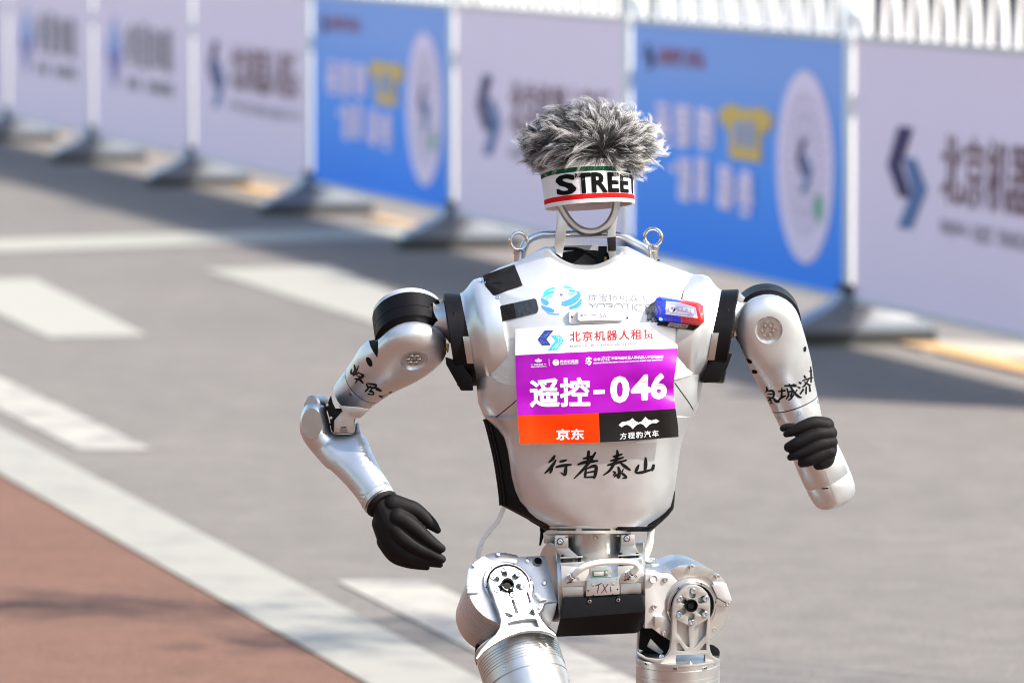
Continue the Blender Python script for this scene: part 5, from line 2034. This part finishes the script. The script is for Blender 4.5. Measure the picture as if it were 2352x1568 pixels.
# ================================================================== things taped to the chest
# ---- race bib
BQ = [(1183.5, 755), (1551, 739), (1553.5, 1003), (1194, 1018.5)]


def bib_pt(u, v):
    x, y = quad(BQ, u, v)
    y += 5.0 * math.sin(math.pi * u) * v * v - 2.0 * math.sin(math.pi * u) * (1 - v)
    x += -3.5 * v * (1 - v) * 4 * (1 - u) + (5.0 * math.sin(v * 8.0) * u ** 6)
    base = onto(BIB_BVH, x, y, 0)
    sag = 4.5 + 9 * v * v + 4.0 * max(0, v - .85) / .15
    wave = 5.0 * math.sin(u * 7.0 + v * 2.4) * v + 2.6 * math.sin(u * 12.5 - v * 5) * v
    fold = -11 * math.exp(-((v - .62 + .35 * (1 - u)) / .05) ** 2) * max(0, u - .60) / .4 + 13.0 * math.exp(-((v - .40 + .25 * (1 - u)) / .10) ** 2) * max(0, u - .70) / .3
    lift = 10 * max(0, u - .88) / .12 * v + 9 * max(0, .10 - u) / .10 * v
    crink = 3.0 * noise.noise(Vector((x * .013, y * .016, 3.1))) + 1.3 * noise.noise(Vector((x * .035 + y * .02, y * .03, 9.1)))
    return Vector((x, y, base.z + sag + wave + fold + lift + crink))


# smooth support surface: plate above, belly below
bibd = [(730, 139), (760, 140), (800, 141), (850, 141), (880, 140), (920, 136), (960, 132), (1003, 126), (1040, 122)]


class Support:
    pass


gs = G()
rows = []
for j in range(33):
    y = 725 + 10 * j
    dF = interp(bibd, y)
    rows.append([(1357 + 250 * (k / 30 * 2 - 1), y, dF * (1 - abs(k / 30 * 2 - 1) ** 3.0) ** (1 / 3.0) if abs(k / 30 * 2 - 1) < 1 else 0) for k in range(31)])
gs.loft(rows, False, False, closed=False)
BIB_BVH = gs.bvh()

bc = W((1368, 880, 150))
bib = root('race_bib', bc, 'magenta paper race bib numbered 046 taped to the robot chest', 'race bib')
NU = 48
vr = [0, .05, .10, .15, .2, .2305]
vr += [.2305 + (.7545 - .2305) * k / 14 for k in range(1, 15)]
vr += [.7545 + (1 - .7545) * k / 6 for k in range(1, 7)]
us = [i / NU * .5095 / .5 * .5 for i in range(0)]
us = [k / 24 * .512 for k in range(25)] + [.512 + (1 - .512) * k / 24 for k in range(1, 25)]
V, Fc, Mi = [], [], []
for v_ in vr:
    for u_ in us:
        V.append(bib_pt(u_, v_))
n = len(us)
for j in range(len(vr) - 1):
    for i in range(n - 1):
        Fc.append([j * n + i, j * n + i + 1, (j + 1) * n + i + 1, (j + 1) * n + i])
        vm = (vr[j] + vr[j + 1]) / 2
        Mi.append(0 if vm < .2305 else 1 if vm < .7545 else (2 if us[i] < .511 else 3))
bsheet = part('printed_sheet', V, Fc, [PAPER, PURPLE, ORANGE, PBLACK], bib, fmat=Mi, smooth=80)
BV = BVHTree.FromPolygons([Vector(p) for p in V], Fc)
# the sheet's thin edge and back
part('paper_back', [Vector((p.x, p.y, p.z - 1.0)) for p in V], Fc, PAPER, bib, smooth=80)


def bq(x0, y0, x1, y1, tl=0.0, conv=B1, slope=-.034):
    """upright quad in crop coordinates with the bib's slight tilt."""
    return [conv(x0, y0), conv(x1, y0 + slope * (x1 - x0)), conv(x1, y1 + slope * (x1 - x0)), conv(x0, y1)]


def bw(body, q, m=WINK, **k):
    words('lettering', body, q, BV, m, bib, **k)


def bpoly(name, polys, m, conv=B1, off=.8):
    v, f = fill([[conv(*p) for p in P] for P in polys], 8)
    flatprint(name, v, f, BV, m, bib, off)


bpoly('emblem', [[(450, 145), (580, 140), (478, 268), (540, 350), (420, 355), (355, 268)]], NAVY)
bpoly('emblem', [[(540, 212), (662, 208), (726, 284), (628, 416), (498, 422), (604, 284)]], CYAN)
for st in ([(420, 200, 4), (470, 205, 4), (520, 170, 4)], [(400, 240, 4), (450, 240, 4), (500, 195, 4)], [(385, 275, 4), (440, 300, 4), (480, 320, 4)], [(400, 300, 4), (450, 335, 4)]):
    v, f = ribbon2d([st])
    flatprint('emblem_trace', [B1(*p) for p in v], f, BV, CYAN, bib, 1.1)
for st in ([(610, 225, 4), (650, 265, 4), (640, 300, 4)], [(640, 225, 4), (690, 285, 4), (640, 340, 4)], [(560, 400, 4), (610, 350, 4), (640, 320, 4)], [(600, 400, 4), (650, 350, 4)]):
    v, f = ribbon2d([st])
    flatprint('emblem_trace', [B1(*p) for p in v], f, BV, WINK, bib, 1.1)
bw('北京机器人租赁', [B1(805, 160), B1(1985, 118), B1(1985, 262), B1(805, 305)], REDINK, bold=.014, spacing=1.18)
bw('BEIJING  ROBOT  FINANCIAL  LEASING  CO.,LTD', [B1(812, 348), B1(2005, 306), B1(2005, 346), B1(812, 390)], GREYINK, bold=-.006)
# sponsor row
v, f = fill([[B1(*p) for p in circle2(363, 568, 50, 24, 20)], [B1(*p) for p in circle2(363, 566, 32, 24, 10)]], 6)
flatprint('emblem', v, f, BV, WINK, bib, .8)
bpoly('emblem', [[(338, 580), (362, 530), (392, 580), (376, 580), (362, 556), (350, 580)]], WINK)
bw('北京亦庄', bq(300, 612, 428, 636), bold=.02)
bpoly('emblem', [[(258, 622), (290, 621), (290, 626), (258, 627)]], WINK)
bpoly('emblem', [[(440, 616), (472, 615), (472, 620), (440, 621)]], WINK)
bw('BEIJINGETOWN', bq(258, 648, 474, 670), bold=.02)
bpoly('divider', [[(510, 546), (515, 546), (518, 642), (513, 642)]], WINK)
v, f = fill([[B1(*p) for p in circle2(609, 595, 46, 28, 44)], [B1(*p) for p in [(596, 590), (602, 590), (602, 634), (596, 632)]], [B1(*p) for p in [(609, 586), (615, 586), (615, 636), (609, 636)]], [B1(*p) for p in [(622, 590), (628, 590), (628, 630), (622, 632)]], [B1(*p) for p in circle2(612, 568, 18, 12, 8)]], 8)
flatprint('emblem', v, f, BV, WINK, bib, .8)
bw('尚亦城集团', bq(670, 562, 922, 600), bold=.02)
bw('SHANG E-TOWN GROUP', bq(672, 606, 924, 626), bold=.02)
for st in ([(1030, 545, 14), (1075, 530, 22), (1112, 545, 12)], [(1075, 520, 20), (1072, 575, 22), (1025, 610, 12)], [(1060, 575, 14), (1100, 585, 20), (1080, 622, 18), (1055, 618, 8)], [(1022, 575, 10), (1050, 565, 18)]):
    v, f = ribbon2d([st])
    flatprint('emblem', [B1(*p) for p in v], f, BV, WINK, bib, .5 + .0002 * st[0][0] + .0003 * st[0][1])
bw('北京', bq(1136, 532, 1236, 572), bold=.02)
bw('亦庄', bq(1245, 508, 1380, 574), bold=.0, shear=.2)
bw('半程马拉松暨人形机器人半程马拉松', bq(1386, 514, 2120, 556), bold=.022)
bw('BEIJING E-TOWN HALF MARATHON AND HUMANOID ROBOT HALF MARATHON', bq(1136, 596, 2106, 620, slope=-.05), bold=.02, shear=.25)
# big number
bw('遥控', [C2(645, 1050), C2(1145, 1038), C2(1148, 1284), C2(652, 1286)], bold=.030)
bpoly('lettering', [[(1172, 1145), (1266, 1141), (1267, 1174), (1173, 1178)]], WINK, conv=C2)
bw('0', [C2(1308, 1032), C2(1468, 1026), C2(1468, 1246), C2(1310, 1253)], bold=.05)
bw('4', [C2(1478, 1024), C2(1642, 1014), C2(1640, 1226), C2(1480, 1234)], bold=.05)
bw('6', [C2(1640, 1012), C2(1774, 1002), C2(1774, 1214), C2(1640, 1224)], bold=.05)
# sponsor fields
bw('京东', [C3(868, 236), C3(1098, 234), C3(1098, 322), C3(868, 326)], bold=.03)
bw('方程豹汽车', [C3(1392, 270), C3(1706, 242), C3(1706, 297), C3(1392, 320)], bold=.004, spacing=1.25)
K = [(1380, 203), (1405, 180), (1440, 175), (1470, 165), (1493, 146), (1512, 168), (1540, 182), (1565, 176), (1580, 158), (1598, 136), (1620, 158), (1650, 166), (1685, 155), (1712, 170), (1690, 186), (1655, 186), (1630, 200), (1604, 226), (1582, 200), (1556, 190), (1530, 200), (1512, 214), (1496, 236), (1474, 212), (1450, 200), (1430, 204), (1404, 220)]
bpoly('emblem', [K], WINK, conv=C3)
for a, b in (((1493, 150), (1496, 232)), ((1598, 140), (1603, 222)), ((1385, 202), (1708, 170))):
    v, f = ribbon2d([[(*a, 1.6), (*b, 1.6)]])
    flatprint('emblem_trace', [C3(*p) for p in v], f, BV, PBLACK, bib, 1.1)
# folded tape tab peeping out under the bib
t_ = sticker('tape_tab', [[C3(*p) for p in ((1520, 338), (1690, 320), (1688, 345), (1660, 350), (1530, 350))]], S_BVH, PAPER, bib, off=6, maxlen=8)

# ---- timing transponder
tc_ = W((1373, 729, 150))
tag_ = root('timing_transponder', tc_, 'small white plastic transponder box taped above the race bib', 'transponder')
TPo = [Y1(*p) for p in ((818, 700), (860, 655), (920, 640), (1400, 618), (1860, 628), (1950, 660), (1968, 720), (1962, 870), (1920, 925), (1300, 915), (870, 932), (822, 890))]
T0s = onto(P_BVH, 1373, 729).z
G().loft([[(x, y, T0s - 6) for x, y in TPo], [(x, y, T0s + 6) for x, y in TPo], [(1373 + (x - 1373) * .985, 729 + (y - 729) * .93, T0s + 8) for x, y in TPo]]).put('ear_plate', PAPER, tag_, bevel=.0006)
mid_ = [Y1(*p) for p in ((985, 690), (1010, 662), (1400, 648), (1820, 655), (1850, 690), (1850, 840), (1800, 872), (1400, 862), (1030, 880), (980, 850))]
bx = G().loft([[(x, y, T0s + 4) for x, y in mid_], [(x, y, T0s + 15) for x, y in mid_], [(1378 + (x - 1378) * .97, 726 + (y - 726) * .86, T0s + 17) for x, y in mid_]]).put('box_body', PAPER, tag_, bevel=.0005)
for x, y in ((884, 782), (1922, 802)):
    G().lathe((*Y1(x, y), T0s + 8), (0, 0, 1), [(-.5, 3.0), (.4, 3.0), (.4, 1)], 14).put('screw_hole', DARK, tag_)
    bolt((*Y1(x, y), T0s + 7), (0, 0, 1), 2.6, STEEL, tag_, h=.6, name='screw')
bv = BVHTree.FromPolygons([Vector((1250, 680, T0s + 17)), Vector((1500, 680, T0s + 17)), Vector((1500, 780, T0s + 17)), Vector((1250, 780, T0s + 17))], [[0, 1, 2, 3]])
words('lettering', '遥控', [Y1(1030, 732), Y1(1168, 725), Y1(1168, 778), Y1(1030, 784)], bv, GREYINK, tag_, off=.4)
words('lettering', '046', [Y1(1218, 730), Y1(1338, 722), Y1(1338, 760), Y1(1218, 768)], bv, GREYINK, tag_, off=.4, spacing=1.2)
words('lettering', '56', [Y1(1405, 718), Y1(1520, 712), Y1(1520, 800), Y1(1405, 806)], bv, GREYINK, tag_, off=.4, spacing=1.3, bold=-.01)

# ---- blue and red warning light
lb = onto(P_BVH, 1560, 722).z + 14
lamp = root('warning_light', W((1560, 722, lb + 20)), 'blue and red flashing safety light in clear wrap, labelled QX146', 'warning light')


def Lx(P, d):
    return [(*L1(*p), d) for p in P]


blk = [(700, 760), (790, 880), (1310, 955), (1740, 1005), (1846, 905), (1700, 1042), (1600, 1110), (720, 992)]
G().loft([Lx([(695, 420), (800, 318), (1690, 452), (1815, 525), (1842, 905), (1700, 1042), (1600, 1110), (720, 992)], lb - 14), Lx([(695, 420), (800, 318), (1690, 452), (1815, 525), (1842, 905), (1700, 1042), (1600, 1110), (720, 992)], lb + 10)]).put('lamp_base', BLACKM, lamp, bevel=.0008)
bo, bf = [(695, 420), (730, 360), (800, 318), (1290, 392), (1310, 955), (790, 880), (700, 780)], [(845, 440), (850, 415), (866, 395), (1270, 452), (1290, 805), (880, 748), (848, 730)]
ro, rf = [(1290, 392), (1690, 452), (1760, 480), (1815, 535), (1842, 905), (1740, 1005), (1310, 955)], [(1270, 452), (1655, 508), (1670, 520), (1685, 545), (1772, 850), (1750, 862), (1290, 805)]
lb_ = G().loft([Lx(bo, lb + 8), Lx(bo, lb + 20), Lx(bf, lb + 38)]).put('blue_lens', LBLUE, lamp, bevel=.0005, smooth=25)
lr_ = G().loft([Lx(ro, lb + 8), Lx(ro, lb + 20), Lx(rf, lb + 38)]).put('red_lens', LRED, lamp, bevel=.0005, smooth=25)
G().lathe((*L1(832, 832), lb + 22), (0, .3, 1), [(0, 4.2), (4, 4.0), (6, 2.5)], 14).put('lit_diode', LEDB, lamp)
for x, y, m in ((1003, 855, LBLUE), (1180, 882, LBLUE), (1365, 905, LRED), (1515, 928, LRED)):
    G().lathe((*L1(x, y), lb + 24), (0, .4, 1), [(0, 3.0), (1.6, 2.8), (2.4, 1)], 10).put('diode', m, lamp)
bv = BVHTree.FromPolygons([Vector((*L1(600, 200), lb + 38.2)), Vector((*L1(2000, 200), lb + 38.2)), Vector((*L1(2000, 1100), lb + 38.2)), Vector((*L1(600, 1100), lb + 38.2))], [[0, 1, 2, 3]])
v, f = fill([[L1(*p) for p in ((950, 425), (1280, 462), (1638, 575), (1690, 825), (1640, 820), (945, 735), (940, 600))]], 12)
lab = flatprint('label_plate', v, f, bv, LABEL2, lamp, .5)
v, f = fill([[L1(*p) for p in ((1052, 486), (1300, 470), (1636, 590), (1660, 740), (1500, 760), (1200, 680), (1090, 600))]], 12)
flatprint('label_swoosh', v, f, bv, LABEL, lamp, .8)
v, f = fill([[L1(*p) for p in circle2(1095, 598, 82, 28, 90)], [L1(*p) for p in circle2(1090, 588, 38, 20, 44)]], 8)
flatprint('label_emblem', v, f, bv, WINK, lamp, 1.1)
v, f = fill([[L1(*p) for p in ((1120, 640), (1165, 560), (1182, 690), (1100, 692))]], 8)
flatprint('label_emblem', v, f, bv, WINK, lamp, 1.1)
words('lettering', '千寻位置', [L1(1235, 560), L1(1605, 605), L1(1605, 702), L1(1235, 650)], bv, WINK, lamp, bold=.02, off=1.1)
words('lettering', 'Qianxun SI', [L1(1180, 655), L1(1610, 708), L1(1610, 765), L1(1180, 705)], bv, WINK, lamp, bold=.03, off=1.1)
bv = BVHTree.FromPolygons([Vector((*L1(600, 850), lb + 24)), Vector((*L1(2000, 850), lb + 24)), Vector((*L1(2000, 1200), lb + 12)), Vector((*L1(600, 1200), lb + 12))], [[0, 1, 2, 3]])
G().loft([[(*L1(x, y), lb + 2) for x, y in ((790, 885), (1310, 958), (1690, 1010), (1600, 1106), (1100, 1040), (725, 990))], [(*L1(x, y), lb + 20) for x, y in ((795, 890), (1310, 960), (1680, 1010), (1598, 1100), (1100, 1036), (735, 985))]]).put('lamp_front_edge', BLACKM, lamp, bevel=.0005)
v, f = fill([[L1(*p) for p in ((1045, 925), (1485, 985), (1425, 1066), (978, 1002))]], 10)
flatprint('number_sticker', v, f, bv, GREYSTK, lamp, 3.0)
words('lettering', 'QX146', [L1(1055, 950), L1(1425, 998), L1(1410, 1046), L1(1040, 998)], bv, INK, lamp, bold=.01, off=3.6, shear=.15)
# crinkled clear wrap
rnd = random.Random(21)


def wrap(P, d, amp, seed, m=CLEAR):
    v, f = fill([[L1(*p) for p in P]], 5)
    V = [Vector((x, y, d(x, y) + amp * noise.noise(Vector((x * .11, y * .11, seed))) * 2 + amp * noise.noise(Vector((x * .33, y * .05, seed + 4))))) for x, y in v]
    part('clear_wrap', V, f, m, lamp, smooth=12)


wrap([(700, 400), (800, 300), (1300, 375), (1710, 440), (1840, 520), (1865, 920), (1740, 1060), (1610, 1125), (1100, 1050), (715, 1005), (680, 800), (690, 600)], lambda x, y: lb + 44 - .0009 * ((x - 1560) ** 2 + 3 * (y - 720) ** 2) * 6, 1.6, 3)
WRAPD = mat('smoky crumpled wrap', (.33, .33, .34), .12, .55, bump=.6, bscale=120)
wrap([(690, 440), (600, 480), (560, 540), (480, 560), (500, 640), (490, 700), (520, 860), (600, 980), (720, 990), (760, 900), (700, 800), (690, 600)], lambda x, y: lb + 8 + .25 * (x - 1485), 4.5, 9, WRAPD)
wrap([(1800, 1080), (1850, 950), (2000, 860), (2160, 740), (2230, 860), (2250, 1030), (2235, 1450), (2050, 1400), (1880, 1360), (1850, 1200)], lambda x, y: onto(T_BVH, x, y, 3).z if x < 1636 else 60, 2.5, 14)

# ================================================================== wig on a knitted headband
wc = W((1355, 380, 0))
wig = root('wig', wc, 'shaggy grey wig with white tips on a knitted STREET headband', 'wig')


def band(th, h):
    """headband surface: th from the front (0) to the right (+), h 0 bottom .. 1 top."""
    rx = 103 + 2 * h + 2 * h * h
    rd = 92 + 8 * h
    f = math.cos(th)
    cx = 1354.5 - 6 * h
    yb = 474 - 9 * f - 6.5 * math.sin(th)
    yt = 398 - 17 * f - 5 * math.sin(th)
    x = cx + rx * math.sin(th)
    y = yb + (yt - yb) * h
    d = -22 + rd * f
    return Vector((x, y, d))


hs = [0, .06, .13, .135, .2, .26, .265, .35, .45, .55, .65, .75, .85, .90, .905, .95, 1.0, 1.004, 1.08, 1.15]
hs = [0, .05, .10, .17, .24, .27, .36, .45, .55, .65, .74, .82, .855, .89, .95, 1.0, 1.02, 1.1, 1.18]


def bandmat(h):
    return KRED if .10 <= h < .24 else KGREEN if .855 <= h < .985 else KWHITE


hs = [0, .05, .105, .15, .20, .245, .30, .38, .46, .54, .62, .70, .78, .83, .855, .90, .945, .985, 1.05, 1.12, 1.2]
SEG = 96
V, Fc, Mi = [], [], []
kn = [KWHITE, KRED, KGREEN, KPINK]
for j, h in enumerate(hs):
    for k in range(SEG):
        th = 2 * math.pi * k / SEG
        jit = .012 * (1 if 2.2 < th < 5.75 else 0)
        V.append(band(th, h))
for j in range(len(hs) - 1):
    hm = (hs[j] + hs[j + 1]) / 2
    for k in range(SEG):
        Fc.append([j * SEG + k, j * SEG + (k + 1) % SEG, (j + 1) * SEG + (k + 1) % SEG, (j + 1) * SEG + k])
        Mi.append(1 if .105 < hm < .245 else 2 if .855 < hm < .985 else 0)
n0 = len(V)
for h in (0, .5, 1.2):                    # lining
    for k in range(SEG):
        p = band(2 * math.pi * k / SEG, h)
        c = Vector((1352, p.y, -22))
        V.append(c + (p - c) * .955)
for j in range(2):
    for k in range(SEG):
        Fc.append([n0 + j * SEG + k, n0 + (j + 1) * SEG + k, n0 + (j + 1) * SEG + (k + 1) % SEG, n0 + j * SEG + (k + 1) % SEG])
        Mi.append(3)
for k in range(SEG):
    Fc.append([k, n0 + k, n0 + (k + 1) % SEG, (k + 1) % SEG])
    Mi.append(0)
hb = part('headband', V, Fc, kn, wig, fmat=Mi, smooth=60)


def knit_word(ch, th0, th1, h0, h1, bold=.055):
    v, f, asp = text2d(ch, .012, .12)
    V, F0 = [], f
    f = []
    vv = []
    for i in range(9):
        dx, dy = (0, 0) if i == 0 else (math.cos(i * math.pi / 4), math.sin(i * math.pi / 4))
        f += [[len(vv) + j for j in t] for t in F0]
        vv += [(a + dx * .04 / asp, b + dy * .03, i) for a, b in v]
    for a, b, lay in vv:
        # knitted letters step along the stitches
        b2 = round(b * 26) / 26 * .55 + b * .45
        p = band(th0 + (th1 - th0) * a, h1 + (h0 - h1) * b2)
        c = Vector((1352, p.y, -22))
        V.append(c + (p - c) * (1.008 + .0005 * lay))
    part('knit_lettering', V, f, KBLACK, hb, smooth=80)


for ch, t0, t1 in (('S', -43, -17), ('T', -15.5, 3), ('R', 5, 23.5), ('E', 26, 41), ('E', 44.5, 60), ('T', 63, 83)):
    knit_word(ch, math.radians(t0), math.radians(t1), .275, .80)

# fur base and strands
HC, HR = Vector((1349, 335, -18)), Vector((150, 87, 112))
g = G()
rings_ = []
for i in range(15):
    t = -1.0 + 2.0 * (i + .5) / 15
    r_ = math.sqrt(1 - t * t)
    rings_.append([HC + Vector((HR.x * r_ * math.cos(2 * math.pi * k / 40), min(HR.y * t, 52), HR.z * r_ * math.sin(2 * math.pi * k / 40))) for k in range(40)])
for r in rings_:
    for p in r:
        nz_ = noise.noise(p * .03)
        q = (p - HC) * (.86 + .06 * nz_)
        p.xyz = (HC + q).xyz
FUR0 = mat('dark fur backing', (.012, .0115, .0115), .95, 0, bump=1, bscale=500, spec=.1)
g.loft(rings_)
g.put('fur_backing', FUR0, wig, smooth=80)

rnd = random.Random(42)
WH = Vector((1388, 340, 92)) - HC                   # the whorl at the front
pts_all, sizes, radii = [], [], []
NPT = 11


def flow(q):
    """combing direction at surface point q (relative to the centre)."""
    nrm = Vector((q.x / HR.x ** 2, q.y / HR.y ** 2, q.z / HR.z ** 2)).normalized()
    away = q - WH
    away.y -= 6
    tan = away - nrm * away.dot(nrm)
    if tan.length < 1e-3:
        tan = Vector((0, -1, 0))
    tan.normalize()
    return nrm, tan


def scalp():
    while True:
        v = Vector((rnd.gauss(0, 1), rnd.gauss(0, 1), rnd.gauss(0, 1))).normalized()
        lim = .74 if (abs(v.x) < .45 and v.z > 0) else .74 + .2 * min(1, (abs(v.x) - .3) / .4)
        if v.y < lim and v.z > -.75:
            return v


def clump(L, lift, ns, jitter, curl, tip, rad, droop):
    v = scalp()
    q = Vector((v.x * HR.x, v.y * HR.y, v.z * HR.z))
    nrm, tan = flow(q)
    q = q * .90
    if v.y > .3:
        L *= .84
        lift *= .6
    right = max(0, min(1, (q.x - 10) / 60))
    lift = lift * (.55 + .45 * right) + .20 * right
    tw = Vector((rnd.gauss(0, .17), rnd.gauss(0, .17), rnd.gauss(0, .17)))
    curl_ax = nrm.cross(tan).normalized()
    c1, c2, f1 = rnd.uniform(-curl, curl), rnd.uniform(-curl, curl), rnd.uniform(2.2, 4.2)
    d0 = (nrm * lift + tan * .9 + tw).normalized()
    guide = [q.copy()]
    p = q.copy()
    for k in range(NPT - 1):
        t = (k + 1) / (NPT - 1)
        dd = (d0 - nrm * droop * t + nrm * c1 * .6 * math.sin(t * f1) + curl_ax * (c1 * math.sin(t * f1 + 1.2) + c2 * t) + Vector((0, .30 * t * t, 0))).normalized()
        p = p + dd * (L / (NPT - 1))
        guide.append(p.copy())
    for s in range(ns):
        j = Vector((rnd.gauss(0, 1), rnd.gauss(0, 1), rnd.gauss(0, 1))) * jitter
        ln = rnd.uniform(.7, 1.06)
        ph, wv = rnd.uniform(0, 6.28), rnd.uniform(.3, 1.7)
        stray = Vector((rnd.gauss(0, 1), rnd.gauss(0, 1), rnd.gauss(0, 1))) * (5 if rnd.random() < .10 else 1.0)
        for k in range(NPT):
            t = k / (NPT - 1)
            kk = min(t * ln, 1.0) * (NPT - 1)
            i0 = min(int(kk), NPT - 2)
            gp = guide[i0].lerp(guide[i0 + 1], kk - i0)
            o = j * (1 - tip * t ** .75) + curl_ax * math.sin(ph + t * 6) * wv * (.4 + t) + stray * t * t
            pts_all.append(HC + gp + o)
            radii.append(rad * (1 - .8 * t))
        sizes.append(NPT)


for c in range(900):
    clump(rnd.uniform(24, 42), .45, rnd.randint(8, 12), 6.0, .5, .55, .40, .3)
for c in range(900):
    clump(rnd.uniform(46, 92), .36 + rnd.uniform(-.15, .22), rnd.randint(12, 24), 6.2, .85, .68, .36, .60)

hair = bpy.data.hair_curves.new('hair')
hair.add_curves(sizes)
flat = []
b0 = WLOC[wig.name]
for p in pts_all:
    flat.extend(W(p) - b0)
hair.attributes['position'].data.foreach_set('vector', flat)
ra = hair.attributes.new('radius', 'FLOAT', 'POINT')
ra.data.foreach_set('value', [r * UNIT for r in radii])
hm = bpy.data.materials.new('frosted fur')
hm.use_nodes = True
nt = hm.node_tree
b = nt.nodes['Principled BSDF']
hi = nt.nodes.new('ShaderNodeHairInfo')
cr = nt.nodes.new('ShaderNodeValToRGB')
e = cr.color_ramp.elements
e[0].position, e[0].color = .26, (.014, .0135, .0135, 1)
e[1].position, e[1].color = .88, (.86, .84, .82, 1)
k = cr.color_ramp.elements.new(.56)
k.color = (.13, .126, .122, 1)
mr = nt.nodes.new('ShaderNodeMath')
mr.operation = 'MULTIPLY_ADD'
nt.links.new(hi.outputs['Random'], mr.inputs[0])
mr.inputs[1].default_value = .42
mr.inputs[2].default_value = -.24
ad = nt.nodes.new('ShaderNodeMath')
ad.operation = 'ADD'
nt.links.new(hi.outputs['Intercept'], ad.inputs[0])
nt.links.new(mr.outputs[0], ad.inputs[1])
nt.links.new(ad.outputs[0], cr.inputs[0])
nt.links.new(cr.outputs[0], b.inputs['Base Color'])
b.inputs['Roughness'].default_value = .5
b.inputs['Specular IOR Level'].default_value = .35
hair.materials.append(hm)
ho = bpy.data.objects.new('hair', hair)
COL.objects.link(ho)
ho.parent = wig
